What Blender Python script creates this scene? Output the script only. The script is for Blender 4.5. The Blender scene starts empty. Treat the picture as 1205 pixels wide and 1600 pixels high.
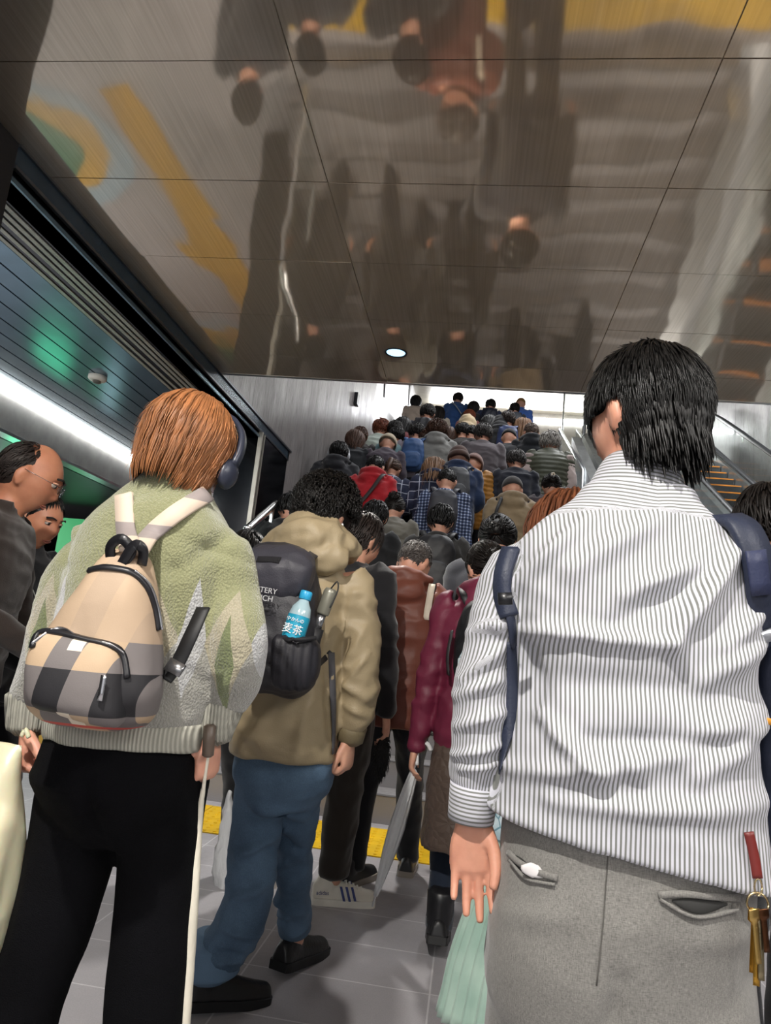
import bpy, math, random
import numpy as np
from mathutils import Vector, Matrix, noise

# ------------------------------------------------------------------ camera, world, lights, exposure
scene = bpy.context.scene
COL = scene.collection
R = math.radians
PI = math.pi
EYE = Vector((0.0, 0.0, 1.12))
FPX = 1120.0
_y, _p, _r = R(7.6), R(10.5), R(5.9)
FW = Vector((-math.sin(_y)*math.cos(_p), math.cos(_y)*math.cos(_p), math.sin(_p)))
_rt = Vector((math.cos(_y), math.sin(_y), 0)); _up = _rt.cross(FW)
RT = _rt*math.cos(_r) + _up*math.sin(_r)
UP = _up*math.cos(_r) - _rt*math.sin(_r)
cam_d = bpy.data.cameras.new('camera'); cam = bpy.data.objects.new('camera', cam_d); COL.objects.link(cam)
cam.matrix_world = Matrix(((RT.x, UP.x, -FW.x, EYE.x), (RT.y, UP.y, -FW.y, EYE.y), (RT.z, UP.z, -FW.z, EYE.z), (0, 0, 0, 1)))
cam_d.sensor_fit = 'VERTICAL'; cam_d.sensor_height = 36.0; cam_d.lens = 36.0*FPX/1600.0
cam_d.clip_start = 0.05; cam_d.clip_end = 200
scene.camera = cam

def at(x, y, Y):
    """point seen at photo pixel (x, y) standing at depth Y along the corridor"""
    d = FW + RT*((x-602.5)/FPX) - UP*((y-800.0)/FPX)
    return EYE + d*(Y/d.y)
def atz(x, y, z):
    d = FW + RT*((x-602.5)/FPX) - UP*((y-800.0)/FPX)
    return EYE + d*((z-EYE.z)/d.z)

world = bpy.data.worlds.new('world'); scene.world = world; world.use_nodes = True
wb = world.node_tree.nodes['Background']; wb.inputs[0].default_value = (0.95, 0.97, 1.0, 1); wb.inputs[1].default_value = 0.5

def area(name, loc, target, size, power, col=(1, .97, .93), sy=None, spread=180):
    d = bpy.data.lights.new(name, 'AREA'); d.energy = power; d.color = col; d.size = size
    if sy: d.shape = 'RECTANGLE'; d.size_y = sy
    d.spread = R(spread)
    o = bpy.data.objects.new(name, d); COL.objects.link(o); o.location = loc
    o.rotation_euler = (Vector(target)-Vector(loc)).to_track_quat('-Z', 'Y').to_euler()
    return o
def spot(name, loc, target, power, size=70, blend=.5, rad=.03, col=(1, .96, .9)):
    d = bpy.data.lights.new(name, 'SPOT'); d.energy = power; d.color = col; d.spot_size = R(size); d.spot_blend = blend; d.shadow_soft_size = rad
    o = bpy.data.objects.new(name, d); COL.objects.link(o); o.location = loc
    o.rotation_euler = (Vector(target)-Vector(loc)).to_track_quat('-Z', 'Y').to_euler()
    return o
# downlights of the low ceiling (the one the photo shows, and the row it belongs to behind the camera)
spot('downlight_lamp', (-.55, -.30, 2.87), (-.10, 1.9, .4), 190, 125, .7, .03)
spot('downlight_lamp', (-.59, 4.14, 2.88), (-.59, 4.14, 0), 120, 120, .8, .06)
spot('downlight_lamp', (1.9, -1.2, 2.86), (1.3, 1.2, .6), 60, 110, .7, .05)
# added fill: diffuse hall light from behind the camera, and one from the right
area('hall_fill', (-.6, -3.2, 2.7), (-.3, 2.5, 1.0), 3.0, 52, (1, .98, .96), 1.6)
area('hall_fill', (2.2, .4, 2.85), (1.2, 1.6, 0), 1.8, 48, (1, .97, .94), 1.0)
# stair hall lamps: the far strip, unseen overhead areas and an added wall light
area('stair_light', (.8, 18.47, 7.38), (.8, 13.0, 5.6), 4.7, 130, (.96, .98, 1), .11)
area('stair_light', (1.2, 9.6, 7.5), (.9, 8.6, 2.2), 4.0, 170, (.97, .98, 1), 3.0)
area('stair_light', (2.6, 9.2, 7.4), (4.6, 9.6, 4.2), 3.0, 130, (.97, .98, 1), .8)  # added area lamp that brightens the right wall, no such fitting in view
area('stair_light', (.6, 5.7, 7.3), (.4, 7.4, 1.0), 2.0, 70, (.97, .98, 1), 1.0)
scene.view_settings.view_transform = 'Standard'; scene.view_settings.look = 'None'
scene.view_settings.gamma = 1.0; scene.view_settings.use_curve_mapping = False
scene.view_settings.exposure = 0.62
scene.render.use_motion_blur = False
try:
    scene.cycles.max_bounces = 8; scene.cycles.sample_clamp_indirect = 6
except Exception: pass

# ------------------------------------------------------------------ helpers
def srgb(h):
    h = h.lstrip('#'); out = []
    for i in (0, 2, 4):
        c = int(h[i:i+2], 16)/255; out.append(c/12.92 if c <= .04045 else ((c+.055)/1.055)**2.4)
    return (*out, 1)
class NT:
    def __init__(s, name):
        s.m = bpy.data.materials.new(name); s.m.use_nodes = True
        s.t = s.m.node_tree; s.b = s.t.nodes['Principled BSDF']
    def n(s, kind, **kw):
        o = s.t.nodes.new(kind)
        for k, v in kw.items():
            if k.startswith('i_'): o.inputs[k[2:].replace('_', ' ')].default_value = v
            else: setattr(o, k, v)
        return o
    def l(s, a, b): s.t.links.new(a, b)
    def coord(s, scale=(1, 1, 1), rot=(0, 0, 0), loc=(0, 0, 0)):
        tc = s.n('ShaderNodeTexCoord'); mp = s.n('ShaderNodeMapping')
        mp.inputs['Scale'].default_value = scale; mp.inputs['Rotation'].default_value = rot; mp.inputs['Location'].default_value = loc
        s.l(tc.outputs['Object'], mp.inputs[0]); return mp.outputs[0]
    def noise(s, vec, scale, detail=3, rough=.5):
        o = s.n('ShaderNodeTexNoise'); o.inputs['Scale'].default_value = scale; o.inputs['Detail'].default_value = detail; o.inputs['Roughness'].default_value = rough
        s.l(vec, o.inputs['Vector']); return o.outputs['Fac']
    def bump(s, h, strength, dist=.01):
        o = s.n('ShaderNodeBump'); o.inputs['Strength'].default_value = strength; o.inputs['Distance'].default_value = dist
        s.l(h, o.inputs['Height'])
        if s.b.inputs['Normal'].links: s.l(s.b.inputs['Normal'].links[0].from_socket, o.inputs['Normal'])
        s.l(o.outputs[0], s.b.inputs['Normal'])
    def ramp(s, fac, stops, interp='LINEAR'):
        o = s.n('ShaderNodeValToRGB'); r = o.color_ramp; r.interpolation = interp
        while len(r.elements) > 1: r.elements.remove(r.elements[-1])
        r.elements[0].position, r.elements[0].color = stops[0]
        for p, c in stops[1:]:
            e = r.elements.new(p); e.color = c
        s.l(fac, o.inputs[0]); return o.outputs[0]
    def mix(s, fac, a, b):
        o = s.n('ShaderNodeMix'); o.data_type = 'RGBA'
        for v, i in ((fac, 0), (a, 6), (b, 7)):
            if hasattr(v, 'links') or isinstance(v, bpy.types.NodeSocket): s.l(v, o.inputs[i])
            else: o.inputs[i].default_value = v
        return o.outputs[2]
    def math(s, op, a, b=0.0, c=0.0):
        o = s.n('ShaderNodeMath', operation=op)
        for v, i in ((a, 0), (b, 1), (c, 2)):
            if isinstance(v, bpy.types.NodeSocket): s.l(v, o.inputs[i])
            else: o.inputs[i].default_value = v
        return o.outputs[0]
    def sep(s, vec):
        o = s.n('ShaderNodeSeparateXYZ'); s.l(vec, o.inputs[0]); return o.outputs
    def set(s, **kw):
        for k, v in kw.items():
            k = k.replace('_', ' ')
            i = s.b.inputs[k]
            if isinstance(v, bpy.types.NodeSocket): s.l(v, i)
            else: i.default_value = v
        return s
_mc = {}
def M(col, rough=.8, metal=0.0, bump=None, key='', vary=.12, sheen=0, spec=.5, coat=0):
    """plain procedural material: colour with slight tonal variation and an optional fine bump (scale, strength)"""
    k = (col, rough, metal, bump, key, vary, sheen, spec, coat)
    if k in _mc: return _mc[k]
    t = NT('mat_'+(key or 'plain')); c = srgb(col); v = t.coord()
    n = t.noise(v, 9, 4)
    lo = tuple(x*(1-vary) for x in c[:3])+(1,); hi = tuple(min(1, x*(1+vary)) for x in c[:3])+(1,)
    t.set(Base_Color=t.ramp(n, [(.3, lo), (.7, hi)]), Roughness=rough, Metallic=metal)
    t.b.inputs['Specular IOR Level'].default_value = spec
    if coat: t.b.inputs['Coat Weight'].default_value = coat; t.b.inputs['Coat Roughness'].default_value = .1
    if sheen: t.b.inputs['Sheen Weight'].default_value = sheen; t.b.inputs['Sheen Roughness'].default_value = .5
    if bump: t.bump(t.noise(v, bump[0], 3), bump[1], .004)
    _mc[k] = t.m; return t.m
def cloth(col, key='cloth', rough=.85, sheen=.25): return M(col, rough, 0, (420, .35), key, .1, sheen, .25)
def nylon(col, key='nylon'): return M(col, .5, 0, (260, .2), key, .08, 0, .4)
def emit(col, strength, key='lamp'):
    t = NT('mat_'+key); t.set(Base_Color=srgb(col)); t.b.inputs['Emission Color'].default_value = srgb(col); t.b.inputs['Emission Strength'].default_value = strength
    return t.m

def empty(name, loc=(0, 0, 0), rz=0, label=None, cat=None, group=None):
    o = bpy.data.objects.new(name, None); COL.objects.link(o); o.location = loc; o.rotation_euler = (0, 0, rz); o.empty_display_size = .1
    return tag(o, label, cat, group)
def tag(o, label=None, cat=None, group=None, kind=None):
    if label: o['label'] = label
    if cat: o['category'] = cat
    if group: o['group'] = group
    if kind: o['kind'] = kind
    return o
def link(name, me, mat=None, parent=None, smooth=True):
    if smooth and len(me.polygons): me.polygons.foreach_set('use_smooth', [True]*len(me.polygons))
    o = bpy.data.objects.new(name, me); COL.objects.link(o)
    if mat is not None and not me.materials: me.materials.append(mat)
    o.parent = parent
    return o
def mesh(V, F, name='mesh'):
    me = bpy.data.meshes.new(name); me.from_pydata([tuple(v) for v in V], [], F); me.update(); return me

class G:
    """collects vertices and faces of one mesh"""
    def __init__(s): s.V = []; s.F = []; s.mi = []
    def add(s, V, F, m=0):
        o = len(s.V); s.V += [Vector(v) for v in V]; s.F += [tuple(i+o for i in f) for f in F]; s.mi += [m]*len(F); return s
    def box(s, lo, hi, m=0, mat=None):
        x0, y0, z0 = lo; x1, y1, z1 = hi
        V = [Vector(p) for p in ((x0,y0,z0),(x1,y0,z0),(x1,y1,z0),(x0,y1,z0),(x0,y0,z1),(x1,y0,z1),(x1,y1,z1),(x0,y1,z1))]
        if mat: V = [mat @ v for v in V]
        return s.add(V, [(0,3,2,1),(4,5,6,7),(0,1,5,4),(1,2,6,5),(2,3,7,6),(3,0,4,7)], m)
    def prism(s, poly, ext, m=0):
        """polygon (list of 3d points) pushed along ext"""
        e = Vector(ext); n = len(poly); V = [Vector(p) for p in poly]; V += [p+e for p in V]
        F = [tuple(range(n))[::-1], tuple(range(n, 2*n))]+[(i, (i+1) % n, (i+1) % n+n, i+n) for i in range(n)]
        return s.add(V, F, m)
    def rings(s, rings, m=0, cap=True):
        o = len(s.V); n = len(rings[0]); F = []
        V = [p for r in rings for p in r]
        for k in range(len(rings)-1):
            for i in range(n):
                j = (i+1) % n; F.append((k*n+i, k*n+j, (k+1)*n+j, (k+1)*n+i))
        if cap:
            a = len(V); V.append(sum((Vector(p) for p in rings[0]), Vector())/n); V.append(sum((Vector(p) for p in rings[-1]), Vector())/n)
            for i in range(n):
                j = (i+1) % n; F.append((a, j, i)); F.append((a+1, (len(rings)-1)*n+i, (len(rings)-1)*n+j))
        return s.add(V, F, m)
    def mesh(s, name='mesh', mats=None):
        me = mesh(s.V, s.F, name)
        if mats:
            for m in mats: me.materials.append(m)
            me.polygons.foreach_set('material_index', s.mi)
        return me
def cr(P, n):
    """catmull-rom resample of vectors (any dimension)"""
    A = [np.array(p, float) for p in P]; out = []
    for i in range(len(A)-1):
        p0 = A[max(i-1, 0)]; p1 = A[i]; p2 = A[i+1]; p3 = A[min(i+2, len(A)-1)]
        for k in range(n):
            t = k/n; out.append(.5*((2*p1)+(-p0+p2)*t+(2*p0-5*p1+4*p2-p3)*t*t+(-p0+3*p1-3*p2+p3)*t**3))
    out.append(A[-1]); return out
def ringpts(c, ax, ay, a, b, n=16, e=2.0):
    out = []
    for i in range(n):
        t = 2*PI*i/n; ct, st = math.cos(t), math.sin(t)
        out.append(c+ax*(a*math.copysign(abs(ct)**(2/e), ct))+ay*(b*math.copysign(abs(st)**(2/e), st)))
    return out
def tube(g, P, rad, side=(1, 0, 0), n=14, sub=4, e=2.0, dome=True, m=0):
    """limb: smooth path with radii (r) or (a, b); a lies along 'side'"""
    RR = [(r, r) if not hasattr(r, '__len__') else r for r in rad]
    Q = cr([(*p, *r) for p, r in zip(P, RR)], sub) if len(P) > 2 or sub > 1 else [(*p, *r) for p, r in zip(P, RR)]
    C = [Vector(q[:3]) for q in Q]; side = Vector(side); rings = []
    for i, q in enumerate(Q):
        t = (C[min(i+1, len(C)-1)]-C[max(i-1, 0)]).normalized()
        ax = side-t*side.dot(t)
        if ax.length < 1e-3: ax = t.orthogonal()
        ax.normalize(); ay = t.cross(ax)
        if dome and i == 0:
            for f in (.35, .75): rings.append(ringpts(C[i]-t*(max(q[3], q[4])*.5*(1-f)), ax, ay, q[3]*math.sqrt(f)*.95, q[4]*math.sqrt(f)*.95, n, e))
        rings.append(ringpts(C[i], ax, ay, max(q[3], 1e-4), max(q[4], 1e-4), n, e))
        if dome and i == len(Q)-1:
            for f in (.75, .35): rings.append(ringpts(C[i]+t*(max(q[3], q[4])*.5*(1-f)), ax, ay, q[3]*math.sqrt(f)*.95, q[4]*math.sqrt(f)*.95, n, e))
    g.rings(rings, m)
    return g
def stack(g, rows, sk, n=24, e=2.5, sub=3):
    """torso: rows of (z, half width, half depth[, dx, dy]) laid over the spine of sk"""
    rows = [tuple(r)+(0,)*(5-len(r)) for r in rows]
    Q = cr(rows, sub); rings = []
    for z, a, b, dx, dy in Q:
        c = sk.spine(z); ax = sk.axat(z); ay = Vector((-ax.y, ax.x, 0)).normalized()
        rings.append(ringpts(c+ax*dx+ay*dy, ax, ay, max(a, .002), max(b, .002), n, e))
    g.rings(rings); return g
def ell(g, c, rad, rot=None, n=20, m=14, fn=None):
    c = Vector(c); rings = []
    for k in range(1, m):
        th = PI*k/m; r = []
        for i in range(n):
            ph = 2*PI*i/n; p = Vector((rad[0]*math.sin(th)*math.cos(ph), rad[1]*math.sin(th)*math.sin(ph), -rad[2]*math.cos(th)))
            if fn: p = fn(p)
            if rot: p = rot @ p
            r.append(c+p)
        rings.append(r)
    g.rings(rings); return g
def remesh(g, voxel, smooth=4, disp=None, name='mesh', post=None):
    """one continuous surface out of overlapping closed shapes"""
    me = g.mesh(name); o = bpy.data.objects.new('tmp', me); COL.objects.link(o)
    md = o.modifiers.new('r', 'REMESH'); md.mode = 'VOXEL'; md.voxel_size = voxel; md.use_smooth_shade = True
    if smooth:
        sm = o.modifiers.new('s', 'SMOOTH'); sm.factor = .5; sm.iterations = smooth
    dg = bpy.context.evaluated_depsgraph_get(); dg.update()
    out = bpy.data.meshes.new_from_object(o.evaluated_get(dg)); out.name = name
    bpy.data.objects.remove(o); bpy.data.meshes.remove(me)
    for md_ in list(out.materials): pass
    if disp: displace(out, disp)
    return out
def displace(me, fn):
    n = len(me.vertices); co = np.empty(n*3); me.vertices.foreach_get('co', co); no = np.empty(n*3)
    me.vertices.foreach_get('normal', no); co = co.reshape(-1, 3); no = no.reshape(-1, 3)
    d = np.array([fn(Vector(c), Vector(v)) for c, v in zip(co, no)])
    if d.ndim == 1: co += no*d[:, None]
    else: co += d
    me.vertices.foreach_set('co', co.ravel()); me.update()
def folds(amp, f=(6, 6, 10), seed=0, amp2=None):
    off = Vector((seed*3.1, seed*1.7, seed*.9))
    amp2 = amp*.35 if amp2 is None else amp2
    def fn(c, n):
        p = Vector((c.x*f[0], c.y*f[1], c.z*f[2]))+off
        w = noise.noise(p*.6)*.8
        a = 1-abs(noise.noise(p+Vector((w, w, w))))*2.4
        b = 1-abs(noise.noise(p*2.3+off+Vector((w, 0, w))))*2.4
        return amp*(a-.4)+amp2*(b-.4)
    return fn
def merge(me, g):
    """append shapes of g to mesh me (same object)"""
    V = [v.co.copy() for v in me.vertices]; F = [tuple(p.vertices) for p in me.polygons]
    o = len(V); V += g.V; F += [tuple(i+o for i in f) for f in g.F]
    return mesh(V, F, me.name)
def mjoin(*mes):
    V = []; F = []
    for me in mes:
        o = len(V); V += [v.co.copy() for v in me.vertices]; F += [tuple(i+o for i in p.vertices) for p in me.polygons]
    return mesh(V, F, mes[0].name)
def band(g, P, N, w, th, m=0, sub=4):
    """strap: flat ribbon with thickness along path P with surface normals N, half-width w"""
    Q = cr([(*p, *n) for p, n in zip(P, N)], sub); rings = []
    C = [Vector(q[:3]) for q in Q]
    for i, q in enumerate(Q):
        t = (C[min(i+1, len(C)-1)]-C[max(i-1, 0)]).normalized(); nn = Vector(q[3:]); nn = (nn-t*nn.dot(t)).normalized(); s = t.cross(nn)
        ww = w if not callable(w) else w(i/(len(Q)-1))
        a, b = s*ww, nn*th
        rings.append([C[i]-a, C[i]-a*.9+b, C[i]+a*.9+b, C[i]+a, C[i]+a*.9-b*.6, C[i]-a*.9-b*.6])
    g.rings(rings, m); return g
# ------------------------------------------------------------------ setting
CZ = 2.90; XL = -1.9; XR = 4.6; YE = 4.66
SY0, TR, RI = 4.85, .30, .17
def ground(Y):
    """height and kind of the floor at depth Y: flight, landing, flight, top landing"""
    if Y < SY0: return 0.0
    k = int((Y-SY0)/TR)
    if k < 16: return (k+1)*RI
    if Y < SY0+16*TR+1.4: return 16*RI
    k2 = int((Y-SY0-16*TR-1.4)/TR)
    return min(16+k2+1, 30)*RI
Y2 = SY0+16*TR+1.4; YT = Y2+14*TR; ZT = 30*RI

def tiles(name, col, grout, sx, sy, ox, oy, rough=.35, w=.006):
    t = NT(name); v = t.coord(); x, y, z = t.sep(v)
    def line(c, s, o):
        f = t.math('FRACT', t.math('DIVIDE', t.math('SUBTRACT', c, o), s)); d = t.math('ABSOLUTE', t.math('SUBTRACT', f, .5))
        return t.math('GREATER_THAN', d, .5-w/s/2)
    g = t.math('MAXIMUM', line(x, sx, ox), line(y, sy, oy))
    n = t.noise(v, 240, 2); n2 = t.noise(v, 1.3, 3)
    c = srgb(col); base = t.ramp(t.math('ADD', t.math('MULTIPLY', n, .5), t.math('MULTIPLY', n2, .5)), [(.35, tuple(q*.86 for q in c[:3])+(1,)), (.65, tuple(min(1, q*1.1) for q in c[:3])+(1,))])
    t.set(Base_Color=t.mix(g, base, srgb(grout)), Roughness=t.ramp(t.noise(v, 30, 2), [(.3, (rough*.8,)*3+(1,)), (.7, (rough*1.25,)*3+(1,))]))
    t.bump(t.math('MULTIPLY', g, -1), .3, .002); return t.m
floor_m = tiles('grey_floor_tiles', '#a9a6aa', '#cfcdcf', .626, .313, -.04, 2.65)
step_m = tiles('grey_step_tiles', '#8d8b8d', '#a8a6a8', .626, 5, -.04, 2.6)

def wood_wall():
    """printed wood-grain metal wall: fine vertical streaks and thin panel seams"""
    t = NT('pale_grained_wall'); v = t.coord((14, 14, 1.1)); n = t.noise(v, 5, 6, .65); v2 = t.coord((1, 1, 1)); x, y, z = t.sep(v2)
    n2 = t.noise(t.coord((3, 3, .25)), 3, 2)
    c = t.ramp(n, [(.32, srgb('#4c4948')), (.46, srgb('#7b7776')), (.7, srgb('#989493'))])
    seam = t.math('GREATER_THAN', t.math('ABSOLUTE', t.math('SUBTRACT', t.math('FRACT', t.math('DIVIDE', y, .9)), .5)), .494)
    t.set(Base_Color=t.mix(seam, c, srgb('#4b4847')), Roughness=t.ramp(n2, [(.3, (.28,)*3+(1,)), (.7, (.45,)*3+(1,))]), Metallic=.1)
    t.bump(n, .25, .004); return t.m
wall_m = wood_wall()
def steel(name, col, rough, waves=.0, aniso=.0, wave_scale=1.0, mixr=0):
    t = NT(name); c = srgb(col); v = t.coord((40, .5, 40)); n = t.noise(v, 3, 4)
    t.set(Base_Color=t.ramp(n, [(.3, tuple(q*.9 for q in c[:3])+(1,)), (.7, tuple(min(1, q*1.08) for q in c[:3])+(1,))]), Metallic=1.0, Roughness=rough)
    if aniso:
        t.b.inputs['Anisotropic'].default_value = aniso
        cx = t.n('ShaderNodeCombineXYZ'); cx.inputs[0].default_value = 1.0; t.l(cx.outputs[0], t.b.inputs['Tangent'])
    if mixr:
        b2 = t.n('ShaderNodeBsdfGlossy'); t.l(t.b.inputs['Base Color'].links[0].from_socket, b2.inputs['Color']); b2.inputs['Roughness'].default_value = .5
        mx = t.n('ShaderNodeMixShader'); mx.inputs[0].default_value = mixr; t.l(t.b.outputs[0], mx.inputs[1]); t.l(b2.outputs[0], mx.inputs[2]); t.l(mx.outputs[0], t.t.nodes['Material Output'].inputs['Surface'])
    if waves:
        v2 = t.coord((1.5*wave_scale, .8*wave_scale, 1)); t.bump(t.noise(v2, 1.6, 2, .35), waves, .05)
    return t.m
ceil_m = steel('mirror_steel_ceiling', '#e9dccb', .055, .16, .3, 1.0, .40)
ceil2_m = M('#8f887b', .4, .3, None, 'upper_ceiling_panel')
dark_m = M('#1b1d22', .35, .3, None, 'dark_panel'); black_m = M('#0c0c0e', .4, 0, None, 'black_panel'); black_gloss = M('#101216', .12, .6, None, 'black_gloss')
slat_m = M('#6b8596', .22, .8, (1.2, .08), 'slat'); metal_m = M('#c9ccce', .28, .9, None, 'brushed'); rail_m = M('#d6d6d4', .2, 1, None, 'rail')
track_m = M('#a7a59c', .4, .5, None, 'track')
def glass_m():
    t = NT('clear_glass'); t.set(Base_Color=srgb('#f6fcf9'), Roughness=.02); t.b.inputs['Transmission Weight'].default_value = 1; t.b.inputs['IOR'].default_value = 1.08; return t.m
glass = glass_m()
strip_m = emit('#fdfcf6', 9, 'strip'); 
def struct(name, g, m, **k):
    o = link(name, g.mesh(name), m, None, False); o['kind'] = 'structure'; return o

g = G(); g.box((-9, -5, -.2), (XR, SY0, 0)); g.box((-9, SY0, -.2), (XL, 15, 0)); struct('floor', g, floor_m)
# low ceiling: mirror steel panels with open joints
g = G(); xs = [-1.9, -.70, .60, 1.9, 3.2, 4.6]; ys = [YE, 4.28, 3.7, 3.1, 2.5, 1.9, 1.3, .7, .1, -.5, -1.1, -2.0, -3.2, -5]
random.seed(4)
for i in range(len(xs)-1):
    for j in range(len(ys)-1):
        e = .0022; tx, ty = (random.uniform(-.0014, .0014) for _ in (0, 1))
        x0, x1, y0, y1 = xs[i]+e, xs[i+1]-e, ys[j+1]+e, ys[j]-e
        a, b = tx*(x1-x0), ty*(y1-y0)
        g.prism([(x0, y0, CZ-a-b), (x1, y0, CZ+a-b), (x1, y1, CZ+a+b), (x0, y1, CZ-a+b)], (0, 0, .012))
struct('ceiling', g, ceil_m)
g = G(); g.box((XL-.2, -5, CZ+.0125), (XR, YE-.01, CZ+.3)); struct('ceiling', g, M('#c9c5bd', .5, .2, None, 'joint_backing'))
g = G(); g.box((XL, YE-.012, CZ-.002), (XR, YE+.02, CZ+.32)); struct('trim_1', g, metal_m)
g = G(); g.box((XL-.4, YE-.3, CZ+.3), (XR, YE+.02, 7.8)); struct('wall_front', g, M('#8f8d8a', .6, 0, None, 'header_wall'))
g = G(); g.box((XL-.4, YE, 7.6), (XR+.2, 19.2, 7.8)); struct('ceiling', g, ceil2_m)
g = G(); g.box((XL, 18.6, ZT), (XR, 18.8, 7.6)); struct('wall_back', g, M('#a7a29a', .5, .2, None, 'far_wall'))
# left wall of the stair hall, above and beyond the opening
g = G(); g.box((XL-.3, YE-.1, CZ), (XL, 11.45, 7.6)); g.box((XL-.3, 6.62, 0), (XL, 11.45, CZ)); struct('wall_left', g, wall_m)
g = G(); g.prism([(XL-.3, 11.45, 0), (XL-.3, 18.0, 0), (XL-.3, 18.0, 7.6), (XL-.3, 11.45, 7.6)], (.3, 0, 0)); struct('wall_left', g, steel('bright_steel_wall', '#c6c6c8', .3))
g = G(); g.prism([(XL-.01, 11.35, 7.6), (XL-.01, 12.6, 7.6), (XL-.01, 12.35, 5.55)], (.03, 0, 0)); struct('trim_2', g, dark_m)
g = G(); g.prism([(XL-.01, 16.0, 7.6), (XL-.01, 16.5, 7.6), (XL-.01, 16.35, 6.6)], (.03, 0, 0)); struct('trim_2', g, dark_m)
g = G(); g.box((XR, -5, 0), (XR+.2, 18.8, 7.6)); struct('wall_right', g, wall_m)
# dark frame of the opening in the left wall
g = G(); g.box((XL-.35, -3, 0), (XL, 2.30, CZ)); struct('wall_left', g, M('#17181b', .55, .1, (300, .3), 'dark_pillar'))
g = G(); g.box((XL-.02, 2.30, 2.81), (XL, 6.66, CZ+.005)); struct('trim_3', g, M('#3b4b58', .25, .5, None, 'fascia_blue'))
g = G(); g.box((XL-.35, 2.30, 2.75), (XL-.021, 6.66, 2.90)); g.box((XL-.35, 5.74, 0), (XL, 6.62, 2.80)); struct('wall_left', g, black_gloss)
g = G(); g.box((XL-.01, 2.30, CZ-.012), (XL+.012, 6.70, CZ+.006)); g.box((XL-.01, 2.30, 2.795), (XL+.008, 6.64, 2.809)); struct('trim_4', g, M('#6d7176', .3, .9, None, 'frame_edge'))
g = G(); g.box((XL-.02, 5.72, 0), (XL+.015, 5.745, 2.80)); g.box((XL-.02, 5.80, 0), (XL+.012, 5.815, 2.80)); struct('trim_5', g, track_m)
# slatted soffit of the side concourse
g = G(); x = -2.26; k = 0
random.seed(2)
while x > -3.6:
    w = .145; g.box((x-w+.012, 2.2, 2.75+.0), (x, 15, 2.77)); x -= w
g.box((-2.02, 2.2, 2.75), (XL-.34+.33, 15, 2.77)); struct('ceiling', g, slat_m)
g = G()
for a in (-2.045, -2.085, -2.125, -2.185, -2.235): g.box((a-.014, 2.2, 2.745), (a+.009, 15, 2.765))
struct('trim_6', g, track_m)
g = G(); g.box((-3.7, 2.2, 2.79), (XL-.05, 15, 2.86)); g.box((XL-.4, 2.0, 2.75), (XL-.34, 2.3, 2.9)); struct('ceiling', g, black_m)
g = G(); g.box((-3.72, 2.0, 2.42), (-3.62, 15, 2.80)); struct('wall_left', g, M('#9a9b9b', .45, .3, None, 'bulkhead'))
g = G(); g.box((-3.74, 2.0, 2.40), (-3.60, 15, 2.425)); struct('trim_7', g, metal_m)
g = G(); g.box((-9, 2.0, 2.40), (-3.72, 15, 2.6)); struct('ceiling', g, black_m)
g = G(); g.box((-9, 14.8, 0), (XL-.3, 15, 2.8)); g.box((-9.1, -5, 0), (-9, 15, 2.6)); struct('wall_left', g, M('#1a1c20', .3, .3, None, 'far_dark_wall'))
g = G(); g.box((-3.615, 2.2, 2.715), (-3.57, 14.7, 2.748)); s = link('strip_light', g.mesh(), strip_m, None, False)
tag(s, 'long white light strip along the grey bulkhead behind the woman in the green sweater', 'light')
g = G(); g.box((-1.55, 18.50, 7.32), (3.2, 18.58, 7.44)); s = link('strip_light', g.mesh(), emit('#fbfdff', 5, 'strip2'), None, False)
tag(s, 'bright white light strip at the top of the stairs under the far ceiling', 'light')
# painted floor guidance seen in the mirror ceiling
yel = M('#c99a1e', .5, 0, None, 'yellow_paint'); 
g = G(); g.prism([(-3.75, 5.3, .001), (-3.30, 5.2, .001), (-3.25, 7.3, .001), (-3.45, 7.35, .001), (-3.2, 9.0, .001), (-3.7, 10.6, .001), (-3.9, 8.2, .001)], (0, 0, .002)); s = link('floor_marking', g.mesh(), yel, None, False)
tag(s, 'yellow guidance band on the concourse floor, seen reflected in the steel ceiling', 'floor marking')
def disc(name, c, rads, cols, label):
    root = empty(name, c, 0, label, 'floor marking')
    for i, (r, co) in enumerate(zip(rads, cols)):
        g = G(); g.prism([(r*math.cos(2*PI*k/40), r*1.25*math.sin(2*PI*k/40), .001+.001*i) for k in range(40)], (0, 0, .001)); link('ring' if i else 'disc', g.mesh(), M(co, .45, 0, None, 'sticker'), root, False)
disc('floor_sticker', (-4.7, 6.0, 0), (.8, .6, .42), ('#9fb8c8', '#d2a424', '#1f7a55'), 'pale blue floor sticker ringed in yellow and green, upper left in the ceiling reflection')
disc('floor_sticker', (-4.55, 11.2, 0), (1.1, .8, .5), ('#9fb8c8', '#d2a424', '#1f7a55'), 'pale blue floor sticker ringed in yellow and green, farther one in the ceiling reflection')

# staircase
st = empty('staircase', (0, SY0, 0), 0, 'broad grey tiled staircase filled by the crowd', 'staircase')
XS = 1.62
for k in range(30):
    y0 = k*TR+(1.4 if k >= 16 else 0); dep = 1.4+TR if k == 15 else (3.7 if k == 29 else TR)
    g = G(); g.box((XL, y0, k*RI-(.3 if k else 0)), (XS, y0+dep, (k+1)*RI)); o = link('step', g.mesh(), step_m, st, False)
    g = G(); g.box((XL, y0-.002, (k+1)*RI-.001), (XS, y0+.045, (k+1)*RI+.003)); link('nosing', g.mesh(), M('#5a595a', .6, 0, (300, .3), 'nosing'), o, False)
g = G(); g.box((XS, YT+.3, ZT-.4), (XR, 18.8, ZT)); struct('floor', g, step_m)
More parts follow.
